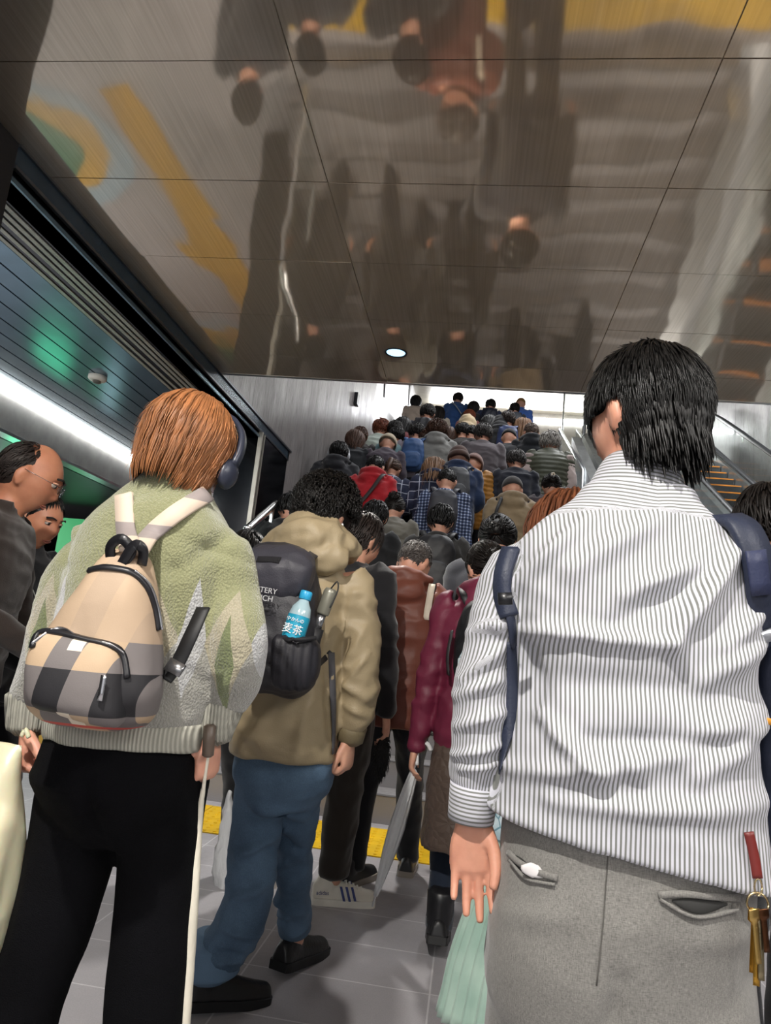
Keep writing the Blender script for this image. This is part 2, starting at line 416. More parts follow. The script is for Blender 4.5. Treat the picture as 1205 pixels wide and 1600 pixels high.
# yellow tactile paving at the foot of the stairs
tp = empty('tactile_paving', (0, 4.11, 0), 0, 'yellow tactile paving strip with raised dots before the first step', 'tactile paving')
ym = M('#e0b400', .5, 0, (200, .2), 'tactile')
k = 0; x = -1.84
while x < 1.55:
    for j in range(2):
        g = G(); g.box((x+.003, j*.303+.003, .0), (x+.300, j*.303+.300, .006))
        for a in range(5):
            for b in range(5):
                c = Vector((x+.033+a*.059, j*.303+.033+b*.059, .006)); ell_r = [[c+Vector((math.cos(2*PI*q/8)*r, math.sin(2*PI*q/8)*r, h)) for q in range(8)] for r, h in ((.012, 0), (.009, .005), (.003, .006))]
                g.rings(ell_r)
        link('tile', g.mesh(), ym, tp, False)
    x += .303
# handrail at the foot of the stairs, left
hr = empty('handrail', (-1.72, 5.0, 0), 0, 'steel handrail over a glass panel by the dark opening', 'handrail')
g = G(); P0 = Vector((-1.72, 5.0, 0)); tube(g, [at(386, 827, 5.0)-P0, at(408, 808, 5.3)-P0, at(431, 787, 5.7)-P0], [.03]*3, n=14); link('rail', g.mesh(), rail_m, hr)
for yy in (.0, .62):
    pp = at(386+45*yy/.7, 830-40*yy/.7, 5.0+yy)-P0; g = G(); g.box((pp.x-.012, yy-.02, .18 if yy == 0 else .6), (pp.x+.012, yy+.02, pp.z)); link('post', g.mesh(), metal_m, hr, False)
a_, b_ = at(386, 834, 5.0)-P0, at(426, 800, 5.62)-P0; g = G(); g.prism([(a_.x, .02, .3), (b_.x, .6, .65), b_, a_], (.008, 0, 0)); link('glass_panel', g.mesh(), glass, hr, False)

# escalators
def slope_box(g, x0, x1, za, zb, ya, yb, y0=SY0):
    """box between two heights over the pitch line, from ya to yb"""
    z = lambda y: (y-y0)*.5774
    g.prism([(x0, ya, z(ya)+za), (x0, yb, z(yb)+za), (x0, yb, z(yb)+zb), (x0, ya, z(ya)+zb)], (x1-x0, 0, 0))
def escalator(xc, w, label, y1=13.7):
    r = empty('escalator', (xc, SY0, 0), 0, label, 'escalator', None)
    ym_, dm = emit('#d98a2a', .35, 'step_edge'), M('#4a4c4e', .35, .7, (60, .4), 'step_metal')
    n = int((y1-SY0)/.3464)
    for k in range(n):
        g = G(); y0 = k*.3464; g.box((-w/2, y0, k*.2-.3), (w/2, y0+.3464, k*.2+.2))
        o = link('step', g.mesh(), dm, r, False)
        g = G(); g.box((-w/2+.01, y0-.004, k*.2+.182), (w/2-.01, y0+.03, k*.2+.203)); link('edge_line', g.mesh(), M('#e08a2c', .5, 0, None, 'edge_orange'), o, False)
    for s in (-1, 1):
        g = G(); a, b = sorted((s*(w/2+.01), s*(w/2+.2))); slope_box(g, a, b, -.3, .30, -.9, y1-SY0+.5, 0); link('deck', g.mesh(), metal_m, r, False)
        g = G(); a, b = sorted((s*(w/2+.09), s*(w/2+.10))); slope_box(g, a, b, .30, .96, -.6, y1-SY0+.6, 0); link('balustrade', g.mesh(), glass, r, False)
        g = G(); L = y1-SY0
        z = lambda y: y*.5774
        tube(g, [(s*(w/2+.095), -1.35, .62), (s*(w/2+.095), -1.2, .93), (s*(w/2+.095), -.4, .97), (s*(w/2+.095), .3, z(.3)+1.0), (s*(w/2+.095), L*.5, z(L*.5)+1.0), (s*(w/2+.095), L, z(L)+1.0), (s*(w/2+.095), L+.9, z(L)+1.0), (s*(w/2+.095), L+1.1, z(L)+.7)], [(.035, .02)]*8, n=10, sub=5); link('handrail', g.mesh(), M('#2a2c2e', .4, 0, None, 'rubber'), r)
    g = G(); g.box((-w/2-.2, -2.4, 0), (w/2+.2, 0, .02)); link('landing_plate', g.mesh(), metal_m, r, False)
escalator(2.42, .6, 'escalator beside the stairs, its glass balustrade and pale decks right of the vest')
escalator(3.83, .6, 'escalator beside the right wall with orange step edges')
# glass screen beside the upper flight and a sloping silver side deck
g = G(); slope_box(g, XS, XS+.16, -.4, .42, .2+SY0, 13.4, SY0); o = link('stair_side_deck', g.mesh(), metal_m, None, False); tag(o, 'pale metal side deck running up between the stairs and the escalator', 'deck')
gs = empty('glass_screen', (1.78, 15.0, 0), 0, 'tall glass screen with thin metal edges at the top of the escalator', 'glass screen')
g = G(); g.prism([(0, -2.0, 5.3), (0, 1.6, 5.3), (0, 1.6, 7.45), (0, .6, 7.45), (0, -2.0, 6.1)], (.012, 0, 0)); link('pane', g.mesh(), glass, gs, False)
g = G()
for a, b in (((0, -2.0, 6.1), (0, .6, 7.45)), ((0, -2.0, 5.3), (0, -2.0, 6.1)), ((0, 1.6, 5.3), (0, 1.6, 7.45)), ((0, .6, 7.45), (0, 1.6, 7.45))): tube(g, [a, b], [.022, .022], n=6, sub=1)
link('edge_frame', g.mesh(), metal_m, gs)
bl = empty('glass_balustrade', (XS-.02, 11.5, 0), 0, 'glass balustrade with silver edges on the right of the upper stairs', 'balustrade')
g = G(); g.prism([(0, 0, 3.2), (0, 3.9, 5.1), (0, 3.9, 6.15), (0, 0, 4.2)], (.012, 0, 0)); link('pane', g.mesh(), glass, bl, False)
g = G(); tube(g, [(0, 0, 3.2), (0, 0, 4.2), (0, 3.9, 6.15), (0, 3.9, 5.1)], [.028]*4, n=8, sub=1); link('frame', g.mesh(), metal_m, bl)

# downlight, smoke detector, sign beyond the opening, wall box
dl = empty('downlight', (-.59, 4.14, CZ), 0, 'round downlight set in the mirror steel ceiling', 'light')
g = G(); g.rings([[Vector((r*math.cos(2*PI*k/32), r*math.sin(2*PI*k/32), z)) for k in range(32)] for r, z in ((.058, .02), (.060, -.004), (.070, -.006), (.072, .0))], 0, False); link('rim', g.mesh(), M('#33363a', .3, .8, None, 'rim'), dl)
g = G(); g.prism([(.058*math.cos(2*PI*k/32), .058*math.sin(2*PI*k/32), -.001) for k in range(32)], (0, 0, .004)); link('lens', g.mesh(), emit('#9fd0f2', 1.6, 'lens'), dl, False)
sd = empty('smoke_detector', (-2.70, 4.45, 2.75), 0, 'round white smoke detector on the dark slatted soffit', 'smoke detector')
g = G(); g.rings([[Vector((r*math.cos(2*PI*k/24), r*math.sin(2*PI*k/24), z)) for k in range(24)] for r, z in ((.062, 0), (.062, -.022), (.05, -.034), (.03, -.036))]); link('housing', g.mesh(), M('#c9c8c0', .5, 0, None, 'plastic'), sd)
g = G(); g.rings([[Vector((r*math.cos(2*PI*k/16), r*math.sin(2*PI*k/16), z)) for k in range(16)] for r, z in ((.03, -.034), (.026, -.05), (.012, -.054))]); link('sensor', g.mesh(), M('#55534d', .5, 0, None, 'dkplastic'), sd)
sg = empty('sign', (-4.95, 8.1, 0), 0, 'lit green and white sign panel behind the two men at the left edge', 'sign')
g = G(); g.box((-.10, 0, 1.2), (.34, .05, 2.25)); link('green_panel', g.mesh(), emit('#0a7a40', .55, 'green_sign'), sg, False)
g = G(); g.box((.16, -.01, 1.25), (.32, -.002, 1.75)); link('white_panel', g.mesh(), emit('#cfe8ee', .9, 'white_sign'), sg, False)
rs = empty('sign', (-3.2, 11.6, 2.2), 0, 'small red lit sign glowing on the soffit beyond the opening', 'sign')
g = G(); g.box((-.25, 0, 0), (.25, .08, .38)); link('lit_face', g.mesh(), emit('#ff1030', 6, 'red_sign'), rs, False)
g = G(); g.box((XL, 9.6, 4.45), (XL+.05, 9.75, 4.62)); o = link('wall_box', g.mesh(), dark_m, None, False); tag(o, 'small dark box on the pale grained left wall', 'wall box')
area('concourse_green', (-4.6, 6.6, 1.9), (-3.0, 6.4, 2.8), .5, 1.6, (.1, 1, .45))
area('concourse_fill', (-5.6, 7.5, 2.3), (-4.0, 8.0, 0), 2.5, 150, (.95, .98, 1), 6)  # added unseen lamp, brightens the concourse floor and its reflection in the slats
area('concourse_fill', (-2.9, 1.2, 2.7), (-2.0, 3.0, 1.3), .8, 45, (1, .97, .93), 1.2)  # added fill from the left for the faces at the left edge
# ------------------------------------------------------------------ people: skeleton, body, hair, clothes
X_, Y_, Z_ = Vector((1, 0, 0)), Vector((0, 1, 0)), Vector((0, 0, 1))
def ik(a, b, l1, l2, pole):
    a, b = Vector(a), Vector(b); d = b-a; L = min(d.length, (l1+l2)*.998); u = d.normalized()
    x = (l1*l1-l2*l2+L*L)/(2*L); h = math.sqrt(max(0, l1*l1-x*x)); p = Vector(pole); p = (p-u*p.dot(u)).normalized()
    return a+u*x+p*h
class Sk:
    """joints of one figure, standing at its own origin and facing +Y (its left is -X)"""
    def __init__(s, lean=6, nod=20, yaw=0, feet=((-.10, .02, 0), (.10, -.05, 0)), hands=((-.25, .05, .80), (.25, .05, .80)), twist=0, hs=1.0):
        rot = Matrix.Rotation(-R(lean), 3, 'X') @ Matrix.Rotation(R(twist), 3, 'Z'); pv = Vector((0, 0, .92))
        def up(x, y, z): return pv+rot @ (Vector((x, y, z))-pv)
        s.sp = [(z, up(0, y, z) if z > .92 else Vector((0, 0, z))) for z, y in ((.70, 0), (.80, 0), (.92, 0), (1.05, .005), (1.25, -.005), (1.38, -.01), (1.46, .0), (1.52, .015))]
        s.sh = [up(-.17, -.01, 1.385), up(.17, -.01, 1.385)]; s.hip = [Vector((-.09, 0, .88)), Vector((.09, 0, .88))]
        s.neck = up(0, 0, 1.43); s.hn = R(nod); hp = up(0, .02, 1.50)
        s.hr = Matrix.Rotation(R(yaw), 3, 'Z') @ Matrix.Rotation(-R(nod+lean*.5), 3, 'X'); s.head = hp+s.hr @ Vector((0, .01, .085)); s.hs = hs
        s.wr = [Vector(h) for h in hands]; s.el = [ik(s.sh[i], s.wr[i], .285, .255, (-.5 if i == 0 else .5, -1, -.1)) for i in (0, 1)]
        s.ank = [Vector(f)+Vector((0, 0, .085)) for f in feet]; s.kn = [ik(s.hip[i], s.ank[i], .41, .405, (0, 1, 0)) for i in (0, 1)]
        s.ft = [0.0, 0.0]; s.hipax = X_.copy(); s.shax = (s.sh[1]-s.sh[0]).normalized()
    def spine(s, z):
        P = s.sp
        if z <= P[0][0]: return P[0][1]+Z_*(z-P[0][0])
        for (a, p), (b, q) in zip(P, P[1:]):
            if z <= b: return p.lerp(q, (z-a)/(b-a))
        return P[-1][1]+Z_*(z-P[-1][0])
    def axat(s, z):
        t = max(0, min(1, (z-.95)/.35)); return s.hipax.lerp(s.shax, t).normalized()
    def headM(s): return Matrix.Translation(s.head) @ s.hr.to_4x4() @ Matrix.Scale(s.hs, 4)

def head_fn(p):
    x, y, z = p; q = Vector((x, y, z))
    low = max(0, -z/.115)
    q.x *= 1-.30*low**1.6; 
    if y < 0: q.y *= 1-.28*low**1.5
    else: q.y *= 1-.04*low
    if z > .05: q.y *= 1-.05*(z-.05)/.06
    if y > .02:
        gs = lambda a, b, c, d: math.exp(-((x-a)/c)**2-((z-b)/d)**2)
        q.y += .020*gs(0, -.022, .013, .014)+.012*gs(0, .0, .009, .026)+.007*gs(0, -.062, .022, .009)+.008*gs(0, -.095, .025, .016)
        q.y += .006*(gs(-.028, .035, .022, .008)+gs(.028, .035, .022, .008))+.005*(gs(-.045, -.02, .018, .02)+gs(.045, -.02, .018, .02))
        q.y -= .011*(gs(-.030, .014, .015, .011)+gs(.030, .014, .015, .011))
    return q
def head_geo(g, MX, n=26, m=22, ears=True):
    t = G(); ell(t, (0, 0, 0), (.074, .094, .116), None, n, m, head_fn)
    if ears:
        for s in (-1, 1):
            e = G(); ell(e, (0, 0, 0), (.010, .019, .033), Matrix.Rotation(R(-12), 3, 'X') @ Matrix.Rotation(s*R(22), 3, 'Z'), 10, 8)
            t.add([v+Vector((s*.079, -.012, -.008)) for v in e.V], e.F)
            e = G(); ell(e, (0, 0, 0), (.007, .009, .012), None, 8, 6); t.add([v+Vector((s*.077, -.006, -.038)) for v in e.V], e.F)
    g.add([MX @ v for v in t.V], t.F)
    return g
def hand_geo(g, w, d, nrm, th, size=1.0, curl=(14, 16, 18, 20), spread=.0, thumb=(.75, .62, .25), n=9, palm=True):
    """wrist w, finger direction d, palm normal nrm, thumb side th"""
    w, d, nrm, th = Vector(w), Vector(d).normalized(), Vector(nrm), Vector(th)
    nrm = (nrm-d*nrm.dot(d)).normalized(); th = (th-d*th.dot(d)-nrm*th.dot(nrm)).normalized(); S = size
    if palm:
        tube(g, [w-d*.03*S, w+d*.012*S, w+d*.05*S, w+d*.088*S], [(.026*S, .019*S), (.029*S, .018*S), (.040*S, .0165*S), (.040*S, .013*S)], th, n+3, 3, 2.3)
        tube(g, [w+d*.012*S+th*.016*S+nrm*.004*S, w+d*.045*S+th*.028*S+nrm*.008*S], [.014*S, .013*S], th, n, 2)
    ofs = (.029, .0095, -.010, -.029); ln = (.070, .078, .073, .057); bs = (.084, .090, .086, .078)
    for k in range(4):
        p = w+d*bs[k]*S+th*ofs[k]*S; dd = (d+th*(spread*(1.5-k))).normalized(); P = [p-dd*.02*S, p]; c = curl[k]; ax = dd.cross(nrm)
        rs = [.0092*S, .0090*S]
        for j, (fl, cm) in enumerate(((.46, 1.0), (.30, 1.25), (.24, .8))):
            dd = Matrix.Rotation(R(c*cm), 3, ax) @ dd; p = p+dd*ln[k]*fl*S; P.append(p); rs.append((.0086, .0079, .0066)[j]*S*(1 if k < 3 else .9))
        tube(g, P, rs, th, n, 3)
    p = w+d*.018*S+th*.024*S; dd = (d*thumb[0]+th*thumb[1]+nrm*thumb[2]).normalized(); P = [p]; rs = [.0135*S]
    ax = dd.cross((d*.9+nrm*.35-th*.3).normalized())
    for j, L_ in enumerate((.040, .033, .026)):
        p = p+dd*L_*S; P.append(p); rs.append((.0120, .0105, .0082)[j]*S); dd = Matrix.Rotation(R(16), 3, ax) @ dd
    tube(g, P, rs, nrm, n, 3)
    return g
BODY_ROWS = [(.80, .13, .085), (.86, .155, .105), (.93, .165, .112), (1.05, .135, .095), (1.20, .148, .105), (1.33, .165, .105), (1.39, .15, .09), (1.435, .085, .065), (1.47, .055, .055)]
def body_mesh(sk, voxel=.016, hands=True, rows=BODY_ROWS, hands_kw=None, hn=7, thick=1.0, lt=1.0):
    g = G(); stack(g, rows, sk, 18, 2.3, 2)
    hc = sk.head; tube(g, [sk.neck-Z_*.03, sk.neck.lerp(hc, .45), hc-sk.hr @ Vector((0, .015, .05))*sk.hs], [.058, .053, .052], X_, 14, 3)
    head_geo(g, sk.headM(), 22 if voxel > .01 else 34, 18 if voxel > .01 else 30)
    for i in (0, 1):
        tube(g, [sk.sh[i]*.96+sk.spine(1.385)*.04, sk.sh[i].lerp(sk.el[i], .5), sk.el[i], sk.el[i].lerp(sk.wr[i], .5), sk.wr[i]], [.052*thick, .044*thick, .038*thick, .036*thick, .026], X_, 10, 2)
        tube(g, [sk.hip[i], sk.hip[i].lerp(sk.kn[i], .5), sk.kn[i], sk.kn[i].lerp(sk.ank[i], .4), sk.ank[i]], [.085*lt, .070*lt, .052*lt, .050*lt, .036], X_, 12, 2)
        a = sk.ank[i]; f = Vector((math.sin(-sk.ft[i]), math.cos(sk.ft[i]), 0)); tube(g, [a-Z_*.035, a-Z_*.045+f*.05, a-Z_*.055+f*.11], [.024, (.026, .02), (.024, .014)], X_, 10, 2)
    if hands:
        for i in (0, 1):
            d = (sk.wr[i]-sk.el[i]).normalized(); s = 1 if i == 0 else -1
            hand_geo(g, sk.wr[i]+d*.01, d, Vector((s, 0, 0)), Y_, 1.0, (25, 28, 32, 35), 0, n=hn)
    return remesh(g, voxel, 2, None, 'body')
def hand_mesh(w, d, nrm, th, forearm=None, voxel=.0032, **k):
    g = G(); hand_geo(g, w, d, nrm, th, **k)
    if forearm is not None: tube(g, [Vector(forearm), Vector(w)], [.034*k.get('size', 1), .026*k.get('size', 1)], th, 12, 3)
    return remesh(g, voxel, 3, None, 'hand')

# hair -----------------------------------------------------------
def locks(g, n, seed, c, rad, L, w, zmin=-.3, grav=.5, lift=.012, jit=.25, whorl=(0, -.35, .95), hang=1.0, curl=0.0, inward=0.0, steps=7, front=1.0, flick=0.0, ragged=.25, sweep=(0, 0, 0), ear=False):
    """tapered strands growing over the skull ellipsoid (centre c, radii rad) and hanging below it"""
    rnd = random.Random(seed); c = Vector(c); rx, ry, rz = rad; W = Vector(whorl).normalized(); swp = Vector(sweep)
    for _ in range(n):
        while True:
            u = Vector((rnd.gauss(0, 1), rnd.gauss(0, 1), rnd.gauss(0, 1))).normalized()
            zm = zmin if u.y < 0 else zmin+(front*.9)*min(1, u.y*1.3)
            if u.z > zm and not (ear and u.z < -.2 and u.y > -.22): break
        p = c+Vector((u.x*rx, u.y*ry, u.z*rz)); LL = L*(1-ragged*rnd.random()); ds = LL/steps
        d = (u-W*u.dot(W)); 
        if d.length < .05: d = Vector((rnd.gauss(0, 1), rnd.gauss(0, 1), 0))
        d = d.normalized()+swp+Vector((rnd.gauss(0, jit), rnd.gauss(0, jit), rnd.gauss(0, jit)*.5)); wv = rnd.random()*6.28; P = [p.copy()]; N = [u.copy()]
        for k in range(steps):
            q = p-c; nn = Vector((q.x/rx/rx, q.y/ry/ry, q.z/rz/rz)).normalized(); d2 = d+Vector((0, 0, -grav*(1+k*.35)))
            low = q.z < -rz*.35
            if not low or hang == 0: d2 -= nn*d2.dot(nn)*.98
            else: d2 = d2*.4+Vector((0, 0, -1))*hang-Vector((q.x, q.y, 0))*(inward*(k/steps)/max(.05, math.hypot(q.x, q.y)))
            if curl: d2 += Vector((math.cos(wv+k*1.9), math.sin(wv+k*1.9), math.sin(wv*2+k*1.3)*.6))*curl*d2.length
            if flick and k >= steps-2: d2 += nn*flick*d2.length
            d2.normalize(); d = d*.45+d2*.55; p = p+d2*ds; q = p-c
            e = math.sqrt((q.x/rx)**2+(q.y/ry)**2+(q.z/rz)**2); lim = 1+lift/ry*(.3+.7*(k+1)/steps)
            if e < lim and not (low and inward): p = c+q*(lim/max(e, 1e-3))
            if ear and p.z < c.z-.022 and p.y > c.y-.022 and abs(p.x) > rx*.6: break
            P.append(p.copy()); N.append(nn)
        if len(P) < 3: continue
        R_ = []
        for i, (pt, nn) in enumerate(zip(P, N)):
            t = (P[min(i+1, len(P)-1)]-P[max(i-1, 0)]).normalized(); s = t.cross(nn)
            s = s.normalized() if s.length > 1e-4 else t.orthogonal().normalized(); f = w*(1, 1.05, 1, .95, .85, .65, .4, .12)[min(7, int(i*7/(len(P)-1)))]
            R_.append([pt-s*f, pt+nn*f*.75, pt+s*f])
        g.rings(R_, 0, False)
    return g
def cap_shell(g, c, rad, n=26, m=18, seed=0, amp=.004, f=16):
    off = Vector((seed, 0, 0))
    ell(g, c, rad, None, n, m, lambda p: p+p.normalized()*(amp*noise.noise(p*f+off))); return g
def hair_mesh(kind, seed=1, dens=1.0, fine=1.0):
    g = G(); n = lambda k: int(k*dens)
    if kind == 'short':
        cap_shell(g, (0, -.016, .022), (.082, .092, .101)); locks(g, n(260), seed, (0, -.015, .022), (.083, .094, .103), .055, .0068*fine, -.72, .5, .010, .3, hang=0)
    elif kind == 'crop':
        cap_shell(g, (0, -.012, .022), (.0775, .089, .099), amp=.002); locks(g, n(260), seed, (0, -.012, .022), (.078, .089, .099), .022, .004*fine, -.66, .2, .006, .5, hang=0)
    elif kind == 'messy':
        cap_shell(g, (0, -.015, .026), (.086, .096, .105)); locks(g, n(300), seed, (0, -.015, .026), (.088, .098, .107), .075, .0062*fine, -.75, .35, .018, .55, hang=0, flick=.5)
    elif kind == 'curly':
        cap_shell(g, (0, -.018, .030), (.096, .104, .108), amp=.014, f=26); locks(g, n(420), seed, (0, -.018, .03), (.094, .102, .106), .10, .0055*fine, -.78, .25, .022, .8, hang=0, curl=1.1, steps=9)
    elif kind == 'bob':
        cap_shell(g, (0, -.018, .02), (.086, .098, .103)); cap_shell(g, (0, -.034, -.035), (.083, .075, .085))
        locks(g, n(420), seed, (0, -.016, .022), (.088, .1, .104), .235, .0085*fine, -.05, .7, .012, .2, inward=.7, ragged=.3, front=.5)
    elif kind == 'long':
        cap_shell(g, (0, -.018, .02), (.086, .098, .103)); cap_shell(g, (0, -.045, -.09), (.078, .055, .12))
        locks(g, n(420), seed, (0, -.016, .022), (.088, .1, .104), .40, .0085*fine, -.1, .7, .010, .2, inward=.15, ragged=.35, front=.4)
    elif kind in ('bun', 'updo'):
        cap_shell(g, (0, -.014, .022), (.081, .094, .101), amp=.002); locks(g, n(260), seed, (0, -.015, .022), (.082, .095, .102), .09, .0052*fine, -.65, -.1, .004, .12, hang=0, whorl=(0, 1, .5))
        c = (0, -.105, .06) if kind == 'updo' else (0, -.11, .0); cap_shell(g, c, (.042, .036, .040), 16, 12, amp=.008, f=50)
        locks(g, n(60), seed+1, c, (.042, .036, .04), .07, .004*fine, -1, 0, .004, .8, curl=1.2, hang=0)
    elif kind == 'pony':
        cap_shell(g, (0, -.014, .022), (.081, .094, .101), amp=.002); locks(g, n(240), seed, (0, -.015, .022), (.082, .095, .102), .09, .0052*fine, -.65, -.1, .004, .12, hang=0, whorl=(0, 1, .5))
        tube(g, [(0, -.1, .02), (0, -.135, .0), (0, -.13, -.10), (0, -.11, -.17)], [.018, .028, .024, .006], n=10)
    return g.mesh('hair')
def hat_mesh(kind):
    g = G()
    if kind == 'beanie':
        ell(g, (0, -.012, .035), (.088, .1, .100), None, 26, 18, lambda p: p*(1+.012*math.cos(math.atan2(p.y, p.x)*26)) if p.z > -.05 else Vector((p.x*.96, p.y*.96, -.05)))
        g.rings([[Vector((r*.091*math.cos(2*PI*k/40), -.012+r*.103*math.sin(2*PI*k/40), z)) for k in range(40)] for r, z in ((.98, -.018), (1.05, -.016), (1.07, .01), (1.04, .035), (.98, .037))], 0, False)
    else:
        ell(g, (0, -.006, .03), (.086, .1, .098), None, 26, 18, lambda p: p if p.z > -.02 else Vector((p.x, p.y, -.02)))
        g.prism([(-.07, .07, .015), (-.055, .125, .012), (0, .155, .012), (.055, .125, .012), (.07, .07, .015), (0, .09, .03)], (0, 0, .008))
        ell(g, (0, -.006, .129), (.009, .009, .005), None, 8, 6)
    return g.mesh('hat')
HAIRCOL = {'black': '#0b0908', 'dark': '#17110e', 'brown': '#4a2f20', 'red': '#7a3f28', 'auburn': '#6e4028', 'grey': '#77736e', 'silver': '#a29d96', 'tan': '#7d5a3c', 'blond': '#a08358'}
def hair_mat(col, rough=.5):
    k = 'hair'+col
    if k in _mc: return _mc[k]
    t = NT('hair_'+col); c = srgb(HAIRCOL.get(col, col)); v = t.coord((1, 1, .25)); n = t.noise(v, 70, 3); n2 = t.noise(t.coord(), 9, 2)
    f = t.math('ADD', t.math('MULTIPLY', n, .6), t.math('MULTIPLY', n2, .4))
    t.set(Base_Color=t.ramp(f, [(.33, tuple(x*.55 for x in c[:3])+(1,)), (.55, c), (.72, tuple(min(1, x*1.7) for x in c[:3])+(1,))]), Roughness=rough)
    t.b.inputs['Specular IOR Level'].default_value = .32
    t.bump(n, .4, .003); _mc[k] = t.m; return t.m
def skin_mat(col='#cf9f87', key='skin'):
    k = key+col
    if k in _mc: return _mc[k]
    t = NT(key); c = srgb(col); v = t.coord(); n = t.noise(v, 22, 4); n3 = t.noise(v, 300, 2)
    t.set(Base_Color=t.ramp(n, [(.3, (c[0]*.86, c[1]*.76, c[2]*.74, 1)), (.7, (min(1, c[0]*1.08), min(1, c[1]*1.05), min(1, c[2]*1.03), 1))]), Roughness=.48)
    t.b.inputs['Subsurface Weight'].default_value = .12; t.b.inputs['Subsurface Radius'].default_value = (.012, .004, .002); t.b.inputs['Subsurface Scale'].default_value = .6
    t.bump(n3, .12, .001); _mc[k] = t.m; return t.m
SKIN = skin_mat()

# clothes --------------------------------------------------------
def top_mesh(sk, kind='jacket', voxel=.016, seed=1, loose=0.0, hem=.80, fold=.008, smooth=3):
    g = G(); e = loose
    rows = [(hem, .178+e, .128+e), (.92, .182+e, .135+e), (1.06, .172+e, .13+e), (1.22, .185+e, .138+e), (1.33, .195+e*.7, .132+e*.7), (1.395, .165+e*.4, .108+e*.4), (1.43, .105, .082), (1.46, .078, .07)]
    rows = [r for r in rows if r[0] >= hem]
    stack(g, rows, sk, 22, 2.5, 3)
    for i in (0, 1):
        S = sk.sh[i]; inn = S.lerp(sk.spine(1.385), .3)
        tube(g, [inn, S, S.lerp(sk.el[i], .5), sk.el[i], sk.el[i].lerp(sk.wr[i], .5), sk.wr[i]+(sk.wr[i]-sk.el[i]).normalized()*.022], [.07+e*.5, .072+e*.5, .064+e*.6, .057+e*.6, .052+e*.6, .040+e*.3], X_, 12, 3)
    nk = sk.neck
    hoody = kind in ('hoodie', 'hoodjacket')
    if hoody:
        bk = Vector((0, -.075, .0)); sh = sk.spine(1.43)
        tube(g, [sh+Vector((-.085, .06, .01)), sh+Vector((-.105, -.02, .035)), sh+Vector((-.06, -.095, .045)), sh+Vector((0, -.115, .05)), sh+Vector((.06, -.095, .045)), sh+Vector((.105, -.02, .035)), sh+Vector((.085, .06, .01))], [.025, .036, .042, .045, .042, .036, .025], Z_, 12, 3)
        ell(g, sh+Vector((0, -.115, -.035)), (.115, .055, .085), None, 18, 12, lambda p: Vector((p.x*(1-.45*max(0, -p.z/.085)), p.y, p.z)))
    else:
        r = .068 if kind != 'puffer' else .072; sh = sk.spine(1.455)
        P = [sh+Vector((r*math.sin(a), -r*.95*math.cos(a), .0)) for a in [R(x) for x in (-140, -100, -60, -20, 20, 60, 100, 140)]]
        tube(g, P, [(.012, .024)]*8 if kind != 'puffer' else [.025]*8, Vector((0, -1, .2)), 8, 3)
    if kind == 'puffer': fn = lambda c, n: .010*abs(math.sin(PI*(c.z)/.052))+.004*noise.noise(c*18)
    else: fn = folds(fold, (5, 5, 9), seed)
    me = remesh(g, voxel, smooth, fn, kind)
    return me
def legs_mesh(sk, voxel=.016, loose=0.0, seed=1, fold=.008, top=.98, end=.045):
    g = G(); stack(g, [(.78, .10+loose, .10+loose), (.84, .165+loose*.5, .125+loose*.5), (.92, .172+loose*.4, .125), (top, .155, .11)], sk, 20, 2.4, 3)
    for i in (0, 1):
        h, k, a = sk.hip[i], sk.kn[i], sk.ank[i]; a2 = a-Z_*(.085-end-.03)
        tube(g, [h, h.lerp(k, .5), k, k.lerp(a2, .5), a2], [.098+loose*.5, .088+loose, .070+loose, .064+loose, .058+loose], X_, 14, 3)
    return remesh(g, voxel, 3, folds(fold, (7, 7, 5), seed+3), 'trousers')
def shoe_geo(ank, yaw=0, pitch=0, L=.275, wd=.048, hi=.075, sole=.022, pos=None):
    """returns upper and sole geometry; pitch > 0 lifts the heel"""
    rows = [(-.085, .030, .055), (-.065, .038, hi), (-.02, .040, hi+.01), (.04, .044, hi-.005), (.09, wd, .055), (.14, wd-.001, .043), (.18, .040, .036), (.192, .022, .025)]
    k = L/.277; a = Vector(ank)-Z_*.085
    MX = Matrix.Translation(a) @ Matrix.Rotation(yaw, 4, 'Z') @ Matrix.Translation((0, .12, 0)) @ Matrix.Rotation(-pitch, 4, 'X') @ Matrix.Translation((0, -.12, 0))
    up = G(); rr = []
    for y, w, h in [tuple(q) for q in cr(rows, 3)]:
        c = Vector((0, y*k, sole)); ring = []
        for i in range(16):
            t = 2*PI*i/16; ring.append(c+Vector((w*math.cos(t)*(1 if math.sin(t) < .3 else .92), 0, max(0, h*math.sin(t)))))
        rr.append(ring)
    up.rings(rr)
    tube(up, [(0, -.025, .06), (0, -.02, hi+.035)], [(.038, .048), (.036, .045)], X_, 14, 1)
    so = G(); pts = []
    for y, w, h in cr(rows, 3): pts.append((w+.004, y*k))
    poly = [(w, y, 0) for w, y in pts]+[(-w, y, 0) for w, y in pts[::-1]]
    so.prism([Vector(p) for p in poly], (0, 0, sole+.006))
    up.V = [MX @ v for v in up.V]; so.V = [MX @ v for v in so.V]; return up, so
def add_shoes(sk, root, umat, smat, pitch=(0, 0), yaw=None, fine=.006, **k):
    for i in (0, 1):
        u, s = shoe_geo(sk.ank[i], sk.ft[i] if yaw is None else yaw[i], pitch[i], **k)
        o = link('shoe', remesh(u, fine, 3, None, 'shoe'), umat, root); link('sole', s.mesh(), smat, o, False)
